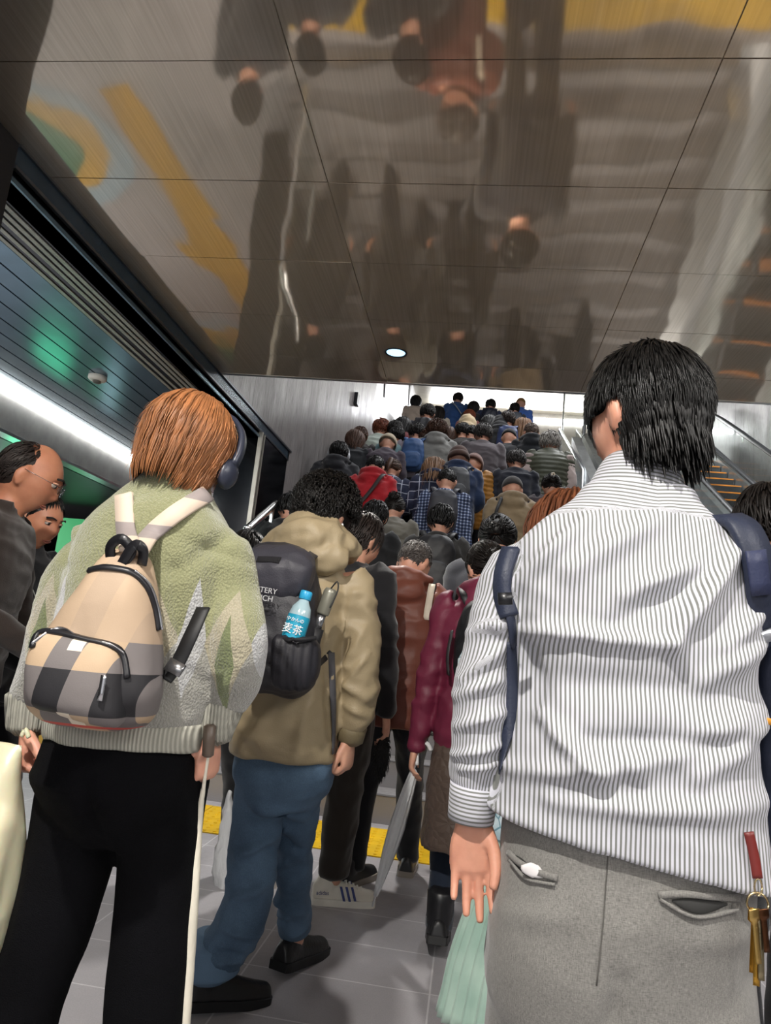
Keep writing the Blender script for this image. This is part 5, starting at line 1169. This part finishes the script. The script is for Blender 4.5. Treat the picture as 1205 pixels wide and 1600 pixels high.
g = G(); tube(g, [Vector((0, 0, .02)), tip*.5, tip], [.0045, .0045, .004], n=8, sub=1); link('shaft', g.mesh(), M('#d8d8d8', .3, .5), uo)
g = G(); tube(g, [Vector((0, 0, -.01)), Vector((.0, 0, .05)), Vector((.03, 0, .075)), Vector((.05, 0, .05))], [.008]*4, n=8, sub=4); link('hook_handle', g.mesh(), M('#e4e4e4', .3), uo)
bdy, pkt = pack_meshes(.125, .20, .075, 9)
def add_pack(root_o, sk_, col, label, meshes, group=None, sc=1.0, off=(0, 0, 0), pocket_col=None, mat_=None):
    Mw = root_o.matrix_basis; top_ = sk_.spine(1.40); top_ = top_+Vector((0, -.125, 0))+Vector(off)
    p = Mw @ top_; o = empty('backpack', p, root_o.rotation_euler.z, label, 'backpack', group); o.scale = tuple(x*sc for x in root_o.scale)
    m_ = mat_ or nylon(col, 'pack'); a = link('bag_body', meshes[0], None, o); a.data = meshes[0]
    if not meshes[0].materials: meshes[0].materials.append(m_)
    a.material_slots[0].link = 'OBJECT'; a.material_slots[0].material = m_
    b = link('pocket', meshes[1], None, o)
    if not meshes[1].materials: meshes[1].materials.append(m_)
    b.material_slots[0].link = 'OBJECT'; b.material_slots[0].material = nylon(pocket_col or col, 'pack')
    for i in (0, 1):
        s = -1 if i == 0 else 1; sh = sk_.sh[i]-top_; g = G(); x = s*.085
        P = [Vector((x*.8, -.0, -.02)), Vector((x*1.15, -.005+.01, .035)), Vector((x*1.35, sh.y+.0, sh.z+.085)), Vector((x*1.45, sh.y+.10, sh.z+.03)), Vector((x*1.5, sh.y+.135, sh.z-.10)), Vector((x*1.7, sh.y+.06, sh.z-.26)), Vector((x*1.3, .0, -.36))]
        band(g, P, [(0, -1, .2), (0, -.6, .8), (0, 0, 1), (0, .8, .6), (0, 1, 0), (s, .2, 0), (s*.5, -1, 0)], .024, .007, 0, 4); st_ = link('strap', g.mesh(), m_, o)
    return o
bp = add_pack(r, s_, '#19191c', 'black backpack with a grey looped cord on the maroon jacket', (bdy, pkt))
g = G(); tube(g, [Vector((x, -.175+.01*abs(x)*8, z)) for x, z in ((-.03, -.15), (-.05, -.22), (-.02, -.26), (-.045, -.31), (-.01, -.33), (.01, -.27), (-.02, -.22))], [.003]*7, n=6, sub=4); link('cord', g.mesh(), M('#77777a', .5), bp)
g = G(); band(g, [Vector((-.14, -.06, -.12)), Vector((-.15, -.07, -.22)), Vector((-.14, -.06, -.30))], [(-1, -.4, 0)]*3, .014, .003, 0, 3); link('side_strap', g.mesh(), M('#3a3a3c', .5), bp)
sh_ = [c for c in mr.children if c.name.startswith('shoe')]
for i in (0, 1):
    g = G(); tube(g, [ms.ank[i]+Z_*.13, ms.ank[i], ms.ank[i]-Z_*.05], [.056, .050, .044], X_, 18, 3); link('boot_shaft', g.mesh(), M('#18181b', .35, 0, None, 'leather_black'), sh_[i])
# woman in pleated mint skirt
r, s_, tp = near_person('auburn-haired woman in a pleated mint green skirt, half hidden by the striped shirt', 0, 1.95, (832, 838), 1.60, ('jacket', near_mat('print')), None, 'long', 'auburn', 24, -20,
    feet=((-.10, .05, 0), (.10, .25, 0)), hands=((-.16, .26, 1.0), (.16, .26, 1.0)), hem=.72, shoes=('#1a1d26', '#121212'), lean=4)
r.location.x = at(868, 1250, 1.95).x
g = G(); rr = []
for z, a, b in [tuple(v) for v in cr([(.30, .265, .19), (.45, .235, .175), (.65, .18, .155), (.85, .155, .12), (.95, .13, .10)], 4)]:
    rr.append([Vector((a*math.cos(t)*(1+.035*math.cos(36*t)), b*math.sin(t)*(1+.035*math.cos(36*t)), z-.02*math.cos(t*2)*(z < .4))) for t in [2*PI*i/288 for i in range(288)]])
g.rings(rr); link('pleated_skirt', g.mesh(), near_mat('skirt'), r)
P = at(780, 1178, 1.5); ch = empty('zip_charm', P, 0, 'small brown leather zip charm hanging between the striped sleeve and shirt', 'charm'); g = G(); tube(g, [(0, 0, .0), (0, 0, -.012), (0, 0, -.03)], [.003, .006, .004], n=10); link('bead', g.mesh(), M('#8a4a2c', .4), ch); g = G(); tube(g, [(0, 0, .06), (0, 0, 0)], [.0012]*2, n=6, sub=1); link('cord', g.mesh(), M('#222222', .6), ch)

# men at the left edge, turned to the right
def face_parts(r, sk_, skin_dark='#5a3a2e'):
    Mh = sk_.headM()
    for s in (-1, 1):
        g = G(); ell(g, (s*.030, .0755, .012), (.0125, .0125, .0085), None, 14, 10); o = link('eye', g.mesh(), M('#a59a90', .3, 0, None, 'eyewhite'), r); o.matrix_local = Mh
        g = G(); ell(g, (s*.030+.001, .0865, .011), (.0055, .003, .0055), None, 12, 8); link('iris', g.mesh(), M('#1b120e', .15), o)
        g = G(); tube(g, [Vector((s*.044, .076, .018)), Vector((s*.030, .0875, .0215)), Vector((s*.016, .083, .016))], [.003]*3, n=6, sub=4); o = link('eyelid', g.mesh(), SKIN, r); o.matrix_local = Mh
        g = G(); tube(g, [Vector((s*.050, .080, .034)), Vector((s*.032, .094, .040)), Vector((s*.012, .097, .035))], [(.0025, .004)]*3, n=6, sub=4); o = link('eyebrow', g.mesh(), M('#1d1512', .8), r); o.matrix_local = Mh
    g = G(); tube(g, [Vector((-.024, .080, -.060)), Vector((0, .0895, -.057)), Vector((.024, .080, -.060))], [.001, .0035, .001], n=8, sub=4); tube(g, [Vector((-.022, .079, -.063)), Vector((0, .087, -.066)), Vector((.022, .079, -.063))], [.001, .0042, .001], n=8, sub=4)
    o = link('lips', g.mesh(), M('#a2604f', .45), r); o.matrix_local = Mh
def side_hair(bald, seed):
    g = G()
    if bald:
        ell(g, (0, -.03, .012), (.081, .078, .088), None, 28, 20, lambda p: p if p.z < .05 else Vector((p.x*.97, p.y*.97-.004, .05+(p.z-.05)*.9))); locks(g, 600, seed, (0, -.032, .014), (.081, .076, .088), .035, .0024, -.6, .5, .005, .2, hang=0, front=2.4, sweep=(0, -.9, 0))
    else:
        cap_shell(g, (0, -.014, .024), (.079, .089, .098)); locks(g, 900, seed, (0, -.014, .024), (.080, .090, .099), .035, .0028, -.55, .4, .008, .4, hang=0, front=1.5, ear=True)
    return g.mesh('hair')
r, s_, tp = near_person('older man with receding hair and thin glasses in profile, dark brown coat', 0, 2.15, (20, 822), 1.68, ('jacket', cloth('#2a221e', 'coat_brown')), cloth('#16171c', 'black_cloth'), side_hair(True, 3), '#2a2320', 20, 12, rz=R(-76),
    hands=((-.16, .30, .98), (.16, .32, 1.0)), hem=.66, voxel=.0085, skin=skin_mat('#b07a5e', 'tanned_skin'))
face_parts(r, s_)
Mh = r.matrix_basis @ s_.headM(); gl = empty('glasses', Mh.translation, 0, 'thin metal-rimmed glasses on the older man at the left edge', 'glasses'); gm = M('#8f8f92', .25, 1)
h3 = lambda p: Mh @ Vector(p)-Mh.translation
for s in (-1, 1):
    g = G(); tube(g, [h3((s*.032+.021*math.cos(a), .104-.004*abs(math.cos(a)), .010+.016*math.sin(a))) for a in [2*PI*i/20 for i in range(21)]], [.0011]*21, n=6, sub=1, dome=False); tube(g, [h3((s*.053, .100, .014)), h3((s*.083, .05, .010)), h3((s*.086, -.01, .008))], [.001]*3, n=6, sub=2); link('rim', g.mesh(), gm, gl)
    g = G(); g.rings([[h3((s*.032+rr_*math.cos(a), .103, .010+rr_*.76*math.sin(a))) for a in [2*PI*i/20 for i in range(20)]] for rr_ in (.0205, .010)]); link('lens', g.mesh(), glass, gl)
g = G(); tube(g, [h3((-.011, .104, .014)), h3((0, .107, .016)), h3((.011, .104, .014))], [.001]*3, n=6); link('bridge', g.mesh(), gm, gl)
r, s_, tp = near_person('man with short black hair in black jacket wearing a lanyard, at the left edge', 0, 2.75, (58, 868), 1.60, ('jacket', cloth('#1a1c20', 'black_jacket')), cloth('#14151a', 'black_cloth'), side_hair(False, 9), 'black', 16, 0, rz=R(-104),
    hands=((-.14, .30, .98), (.14, .30, .98)), voxel=.0085, skin=skin_mat('#b98063', 'tanned_skin'))
face_parts(r, s_)
Mr = r.matrix_basis; ly = empty('lanyard', Mr @ s_.spine(1.43), 0, 'pale cord lanyard with a small green clip on the black jacket, left edge', 'lanyard'); 
h4 = lambda p: Mr @ Vector(p)-Mr @ s_.spine(1.43)
g = G(); tube(g, [h4((-.085, .05, 1.46)), h4((-.07, .145, 1.36)), h4((-.01, .185, 1.22))], [.0025]*3, n=6, sub=4); tube(g, [h4((.085, .05, 1.46)), h4((.07, .145, 1.36)), h4((-.01, .185, 1.22))], [.0025]*3, n=6, sub=4); link('cord', g.mesh(), M('#b9b9b4', .6), ly)
g = G(); ell(g, h4((-.01, .190, 1.20)), (.012, .012, .016), None, 10, 8); link('clip', g.mesh(), M('#8fb8a4', .4), ly)
# dark-trousered people hidden behind the woman in green
near_person('person in black trousers whose legs show between the green jumper and blue jeans', 0, 3.25, (368, 905), 1.60, ('jacket', cloth('#24262c', 'dark_navy')), cloth('#0f1013', 'black_cloth'), 'short', 'black', 20, 0, voxel=.014)
near_person('person in dark clothes seen through the gap between the black trouser legs', 0, 3.6, (255, 935), 1.60, ('jacket', cloth('#2a2c33', 'dark_slate')), cloth('#15161b', 'black_cloth'), 'short', 'dark', 20, 0, voxel=.014)
pr_ = at(352, 1300, 3.35); pb = empty('plastic_bag', pr_, 0, 'crumpled clear plastic umbrella cover by the blue jeans', 'bag'); g = G(); tube(g, [(0, 0, .18), (.01, 0, 0), (.02, 0, -.15), (.03, 0, -.26)], [.012, .035, .05, .03], n=18, sub=5); link('film', remesh(g, .008, 1, folds(.012, (14, 14, 9), 5), 'film'), near_mat('umbrella'), pb)
r, s_, tp = near_person('person in dark clothes at the right edge behind the navy strap', 0, 1.95, (1228, 850), 1.66, ('jacket', cloth('#1f2126', 'black_jacket')), cloth('#15161b', 'black_cloth'), 'short', 'dark', 12, 0, voxel=.014)
# ------------------------------------------------------------------ the crowd on the stairs
ARM = ((-.245, .03, .80), (.245, .03, .80)); PHONE = ((-.10, .30, 1.08), (.12, .30, 1.08)); HALF = ((-.25, .03, .80), (.12, .28, 1.05))
VAR = {'A': Sk(9, 26, 0, ((-.10, .30, .17), (.10, 0, 0)), ARM, 0, 1.13), 'B': Sk(8, 16, 10, ((-.10, 0, 0), (.10, .30, .17)), HALF, 0, 1.13),
       'C': Sk(7, 22, -8, ((-.10, .22, 0), (.10, -.05, 0)), ARM, 0, 1.13), 'D': Sk(9, 38, -6, ((-.10, .30, .17), (.10, 0, 0)), PHONE, 0, 1.13), 'F': Sk(6, 14, 6, ((-.10, .0, 0), (.10, .22, 0)), HALF, 0, 1.13)}
_bodies, _tops, _legs, _hairs, _shoes, _hats = {}, {}, {}, {}, {}, {}
packA = pack_meshes(.135, .21, .07, 3); packB = pack_meshes(.15, .24, .085, 8)
def slotted(name, me, m_, parent):
    if not me.materials: me.materials.append(m_)
    o = link(name, me, None, parent); o.material_slots[0].link = 'OBJECT'; o.material_slots[0].material = m_; return o
KN = {'hoodie': 'hooded_jacket', 'puffer': 'padded_jacket', 'suit': 'suit_jacket', 'shirt': 'shirt', 'coat': 'coat', 'jacket': 'jacket'}
def crowd(px, py, H, v, kind, col, hk, hc, label, pack=None, hat=None, trou='#1b1c22', rz=0, wide=1.05, m_=None, collar=None, yhint=None):
    sk_ = VAR[v]; top_ = sk_.head.z+.136; best = None
    if yhint: cands = [yhint]
    else: cands = [SY0+TR*(i+.5) for i in range(16)]+[SY0+16*TR+.35, SY0+16*TR+.75, SY0+16*TR+1.1]+[Y2+TR*(i+.5) for i in range(14)]+[YT+.4+.3*i for i in range(8)]
    for Yc in cands:
        P = at(px, py, Yc+sk_.head.y); gz = ground(Yc); s = (P.z-gz)/top_; e = abs(s-H*1.03/1.7)+.012*max(0, Yc-5)
        if best is None or e < best[0]: best = (e, Yc, s, P, gz)
    e, Yc, s, P, gz = best
    flat = gz in (0.0, 16*RI, ZT) and v in 'ABD' and (Yc > YT or SY0+16*TR <= Yc < Y2-.05 or Yc < SY0)
    if flat: 
        v = {'A': 'C', 'B': 'F', 'D': 'C'}[v]; sk_ = VAR[v]; P = at(px, py, Yc+sk_.head.y); s = (P.z-gz)/(sk_.head.z+.136)
    P.x = max(P.x, XL+.29*s*wide); r = empty('person', (P.x, Yc, gz), R(rz), label, 'person', 'people climbing the stairs'); r.scale = (s*wide, s*wide, s)
    if v not in _bodies: _bodies[v] = body_mesh(sk_, .015, True, hn=6, lt=.85)
    slotted('body', _bodies[v], SKIN, r)
    kk_ = (v, kind)
    if kk_ not in _tops:
        tk = {'shirt': 'jacket', 'coat': 'jacket'}.get(kind, kind); _tops[kk_] = top_mesh(sk_, tk, .0145, len(_tops)*7+1, .012 if kind in ('puffer', 'coat', 'hoodie') else (.0 if kind != 'shirt' else -.008), .62 if kind == 'coat' else .76, .011)
    mt = m_ or (nylon(col) if kind == 'puffer' else cloth(col)); slotted(KN[kind], _tops[kk_], mt, r)
    if v not in _legs: _legs[v] = legs_mesh(sk_, .016, .006, 3)
    slotted('trousers', _legs[v], cloth(trou), r)
    if v not in _shoes:
        L = []
        for i in (0, 1):
            u, so = shoe_geo(sk_.ank[i]); L.append((remesh(u, .010, 2, None, 'shoe'), so.mesh()))
        _shoes[v] = L
    for u, so in _shoes[v]:
        o = slotted('shoe', u, M('#17171a', .4), r); slotted('sole', so, M('#3a3836', .6), o)
    if hk:
        if hk not in _hairs: _hairs[hk] = hair_mesh(hk, len(hk)+5, 1.0, 1.0)
        o = slotted('hair', _hairs[hk], hair_mat(hc), r); o.matrix_local = sk_.headM()
    if hat:
        hn_, hcol = hat
        if hn_ == 'hood':
            if 'hood' not in _hats:
                g = G(); ell(g, (0, -.02, .012), (.102, .115, .128)); ell(g, (0, -.05, -.09), (.11, .09, .08)); _hats['hood'] = remesh(g, .012, 3, folds(.008, (9, 9, 9), 2), 'hood')
            o = slotted('hood', _hats['hood'], cloth(hcol), r)
        else:
            if hn_ not in _hats: _hats[hn_] = hat_mesh(hn_)
            o = slotted(hn_, _hats[hn_], cloth(hcol), r)
        o.matrix_local = sk_.headM()
    if pack: 
        pc, big, pl_ = pack; add_pack(r, sk_, pc, pl_, packB if big else packA, 'backpacks in the crowd')
    return r, sk_
c_ = crowd
# nearest rows
c_(457, 770, 1.70, 'A', 'suit', '#17181c', 'short', 'black', 'man in dark suit at the foot of the handrail, far left of the stairs')
c_(583, 783, 1.70, 'B', 'suit', '#131417', 'short', 'black', 'man in black suit showing his right ear, above the tan jacket', rz=-14)
c_(618, 775, 1.60, 'A', 'coat', '#6f6c63', 'updo', 'dark', 'woman in grey coat with hair pinned up, right of the black suit')
c_(690, 789, 1.70, 'C', 'jacket', '#2b2a29', 'short', 'black', 'man in black jacket with a big black backpack, centre of the crowd', pack=('#17171a', True, 'big black backpack with pale piping above the rust brown jacket'))
c_(700, 732, 1.70, 'A', 'shirt', '#2b3350', 'crop', 'black', 'man in blue and white checked shirt with black cropped hair', pack=('#3a3b42', False, 'dark grey backpack on the blue checked shirt'), m_=near_mat('plaid_blue'))
c_(683, 717, 1.60, 'D', 'hoodie', '#2a3048', 'long', 'tan', 'woman with long light brown hair in a navy and white checked hooded jacket', m_=near_mat('plaid_navy_big'), rz=8)
c_(803, 745, 1.66, 'B', 'hoodie', '#84735a', None, 'dark', 'person in khaki hooded jacket and dark cap', hat=('cap', '#33302f'), pack=None, wide=1.06)
c_(779, 806, 1.64, 'D', 'jacket', '#23242a', 'bun', 'black', 'woman with dark hair gathered up, just left of the auburn hair', yhint=4.45)
c_(863, 742, 1.58, 'A', 'coat', '#3a3338', 'bun', 'dark', 'woman with a dark bun and a pale flower clip, right of the khaki jacket')
c_(880, 764, 1.58, 'D', 'jacket', '#2e2a30', 'bob', 'dark', 'woman with dark wavy hair close beside the man in the striped shirt', rz=-6)
c_(588, 711, 1.70, 'A', 'hoodie', '#a01722', 'crop', 'black', 'man in bright red hooded jacket with a dark strap across his back', wide=1.05)
c_(614, 718, 1.60, 'D', 'jacket', '#2d3850', 'pony', 'brown', 'woman with brown ponytail in a navy check jacket, right of the red hooded jacket', m_=near_mat('plaid_navy_big'))
c_(518, 690, 1.72, 'B', 'hoodie', '#26272c', 'short', 'black', 'person in charcoal hooded top wearing pale headphones')
c_(808, 703, 1.70, 'A', 'shirt', '#20232e', 'short', '#3a3634', 'man in dark navy jumper left below the quilted vest', wide=1.08)
c_(719, 698, 1.70, 'B', 'hoodie', '#1f2f4d', None, 'dark', 'person in a brown knitted beanie and navy jacket', hat=('beanie', '#4f3a33'), pack=('#4a4c50', False, 'grey strapped backpack on the navy jacket under the brown beanie'))
c_(737, 709, 1.62, 'D', 'puffer', '#a3702c', None, 'brown', 'person in an orange padded jacket and pinkish cap', hat=('beanie', '#7a5f58'), rz=-8)
vr, vs = c_(860, 675, 1.70, 'C', 'puffer', '#4b4e40', 'messy', 'silver', 'older person with curly grey hair in an olive quilted vest over pale sleeves', wide=1.08)
# middle rows
c_(552, 673, 1.62, 'A', 'shirt', '#26282c', 'bob', 'brown', 'woman with reddish brown bob in black jumper, by the left wall')
c_(565, 668, 1.60, 'B', 'jacket', '#2f2c2c', 'short', 'brown', 'person with brown hair behind the reddish brown bob')
c_(597, 656, 1.62, 'A', 'shirt', '#b8c4bb', 'messy', 'red', 'person with red-brown hair in a pale mint top')
c_(607, 678, 1.60, 'D', 'jacket', '#4c444e', None, 'blond', 'person in cream knitted cap and purple-grey jacket', hat=('beanie', '#a99c86'))
c_(622, 668, 1.62, 'B', 'coat', '#6f8c92', 'short', 'black', 'person with dark hair in a teal-grey coat')
c_(653, 662, 1.68, 'A', 'shirt', '#87808c', 'short', 'dark', 'man in mauve-grey shirt beside the left wall crowd', pack=('#3c5c8c', False, 'denim blue backpack on the mauve-grey shirt'))
c_(664, 671, 1.60, 'D', 'jacket', '#4a4a4c', 'messy', 'brown', 'person with tousled brown hair left of the light grey hooded top')
c_(685, 659, 1.68, 'B', 'hoodie', '#7f7f7c', 'curly', 'brown', 'person with curly brown hair in a light grey hooded top', wide=1.08)
c_(700, 668, 1.60, 'C', 'coat', '#5f5c50', 'bob', 'brown', 'person with brown bob behind the curly hair, in olive-grey coat')
c_(724, 661, 1.66, 'A', 'jacket', '#332f2e', 'short', 'dark', 'man with dark hair and tan scarf left of the grey suit')
c_(737, 665, 1.64, 'D', 'jacket', '#242529', 'short', 'black', 'person in black jacket tight on the left of the grey suit')
c_(757, 662, 1.74, 'B', 'suit', '#5a5458', 'short', '#3b3735', 'man in a plain mid-grey suit jacket, tall in the centre of the stairs', wide=1.12)
c_(793, 670, 1.64, 'A', 'jacket', '#232428', None, 'black', 'person in black cap and black coat right of the grey suit', hat=('cap', '#17181b'), rz=-10)
c_(832, 661, 1.68, 'B', 'hoodie', '#1e2126', 'crop', '#5a4a40', 'person with brownish cropped hair in a black hooded jacket above the vest')
c_(818, 655, 1.60, 'C', 'coat', '#7a5f46', 'long', 'tan', 'woman with long light brown hair in tan coat near the escalator')
# upper rows
c_(783, 651, 1.66, 'A', 'hoodie', '#303236', None, 'black', 'person with black hood up and grey bag strap', hat=('hood', '#1d1e21'))
c_(765, 650, 1.62, 'D', 'jacket', '#222327', 'bob', 'black', 'woman with straight black hair behind the grey suit')
c_(795, 643, 1.66, 'B', 'shirt', '#c2c6cc', 'short', '#2d221c', 'person in white top with navy bag and brown-black hair', pack=('#2a3a66', False, 'small navy blue bag on the white top'))
c_(731, 650, 1.64, 'C', 'puffer', '#c4b08e', None, 'brown', 'person in cream padded jacket with the hood up', hat=('hood', '#c0ab88'))
c_(631, 653, 1.58, 'A', 'jacket', '#6a2f33', 'bob', 'black', 'woman with black bob and dark red collar near the left wall')
c_(618, 658, 1.60, 'C', 'jacket', '#9fb7c2', 'short', 'dark', 'person in pale blue jacket by the left wall')
c_(651, 619, 1.60, 'F', 'coat', '#b9a99a', 'bob', 'black', 'woman with straight black bob in a beige coat at the top left of the stairs')
c_(669, 632, 1.70, 'C', 'jacket', '#32323a', 'short', 'dark', 'man with a black backpack near the top of the stairs, left side', pack=('#222227', True, 'black backpack of the man near the top left of the stairs'))
c_(686, 636, 1.60, 'F', 'coat', '#a0978a', 'long', 'dark', 'woman with long dark hair near the top, beside the black backpack')
c_(716, 614, 1.76, 'C', 'coat', '#2f4f82', 'short', 'dark', 'tall man in bright blue jacket with a bag strap at the top of the stairs')
c_(741, 628, 1.64, 'F', 'jacket', '#2a2a2e', 'bob', 'dark', 'woman with dark bob and black shoulder bag, right of the bright blue jacket')
c_(734, 641, 1.58, 'C', 'jacket', '#8c5a58', 'bob', 'red', 'person with reddish hair just below the bright blue jacket')
c_(767, 624, 1.70, 'C', 'jacket', '#28304a', 'short', 'black', 'man in navy jacket with a dark backpack at the top, centre right', pack=('#1c2030', True, 'dark navy backpack at the top, centre right'))
c_(805, 630, 1.62, 'F', 'jacket', '#3a3f4a', 'short', 'dark', 'person with grey backpack at the top right of the stairs', pack=('#565a62', True, 'grey backpack at the top right of the stairs'))
c_(814, 622, 1.72, 'C', 'shirt', '#4468b4', None, 'tan', 'person with tan cap and bright blue collar at the top right', hat=('cap', '#8c6a3a'))
# things worn in the crowd
def along(sk_, r, pts, w_, col, label, cat='bag', name='shoulder_bag', nrm=(0, -1, .2)):
    Mw = r.matrix_basis; o_ = Mw @ sk_.spine(1.3); o = empty(name, o_, 0, label, cat)
    g = G(); band(g, [Mw @ Vector(p)-o_ for p in pts], [nrm]*len(pts), w_, .004, 0, 4); link('strap', g.mesh(), M(col, .6), o); return o
people = {o['label']: o for o in COL.objects if o.get('category') == 'person'}
def who(s): return next(o for l, o in people.items() if s in l)
rr_ = who('bright red hooded'); along(VAR['A'], rr_, [(.13, -.02, 1.45), (.11, -.12, 1.40), (.03, -.135, 1.25), (-.07, -.13, 1.10), (-.15, -.10, .98)], .02, '#2b2425', 'dark strap slung across the bright red hooded jacket')
rr_ = who('khaki hooded'); o = along(VAR['B'], rr_, [(-.10, -.06, 1.44), (-.14, -.16, 1.30), (-.17, -.16, 1.12)], .016, '#15161a', 'black shoulder bag hanging at the left of the khaki jacket')
g = G(); ell(g, Vector((-.19, -.06, -.28)), (.09, .10, .16)); link('bag_body', remesh(g, .012, 2, folds(.006), 'b'), nylon('#17181c'), o)
rr_ = who('bright blue jacket with'); along(VAR['C'], rr_, [(-.10, -.06, 1.44), (.0, -.14, 1.32), (.12, -.14, 1.15)], .012, '#8a8f98', 'grey strap across the bright blue jacket at the top of the stairs')
rr_ = who('pale headphones'); Mh = rr_.matrix_basis @ VAR['B'].headM(); hp = empty('headphones', Mh.translation, 0, 'pale grey headphones on the person in the charcoal hooded top', 'headphones')
g = G(); tube(g, [Mh @ Vector((.095*math.cos(a), 0, .02+.116*math.sin(a)))-Mh.translation for a in [R(x) for x in range(0, 181, 20)]], [.008]*10, n=8, sub=2); link('headband', g.mesh(), M('#b9bcc2', .35), hp)
for s in (-1, 1):
    g = G(); ell(g, (0, 0, 0), (.018, .032, .038)); g.V = [Mh @ (v+Vector((s*.090, 0, -.01)))-Mh.translation for v in g.V]; link('ear_cup', g.mesh(), M('#b9bcc2', .35), hp)
rr_ = who('pale flower clip'); Mh = rr_.matrix_basis @ VAR['A'].headM(); fc = empty('hair_clip', Mh @ Vector((0, -.115, .05)), 0, 'pale flower hair clip on the dark bun', 'hair clip')
for i in range(5):
    a = 2*PI*i/5; g = G(); ell(g, (.014*math.cos(a), -.02, .014*math.sin(a)), (.010, .005, .010), None, 10, 6); link('petal', g.mesh(), M('#d8c9b4', .4), fc)
# pale sleeves of the vest wearer
sk_ = VAR['C']; g = G()
for i in (0, 1): tube(g, [sk_.sh[i], sk_.sh[i].lerp(sk_.el[i], .5), sk_.el[i], sk_.wr[i]], [.088, .083, .076, .056], X_, 12, 3)
link('shirt_sleeves', remesh(g, .014, 2, folds(.008), 'sl'), cloth('#b8a8a4'), vr)
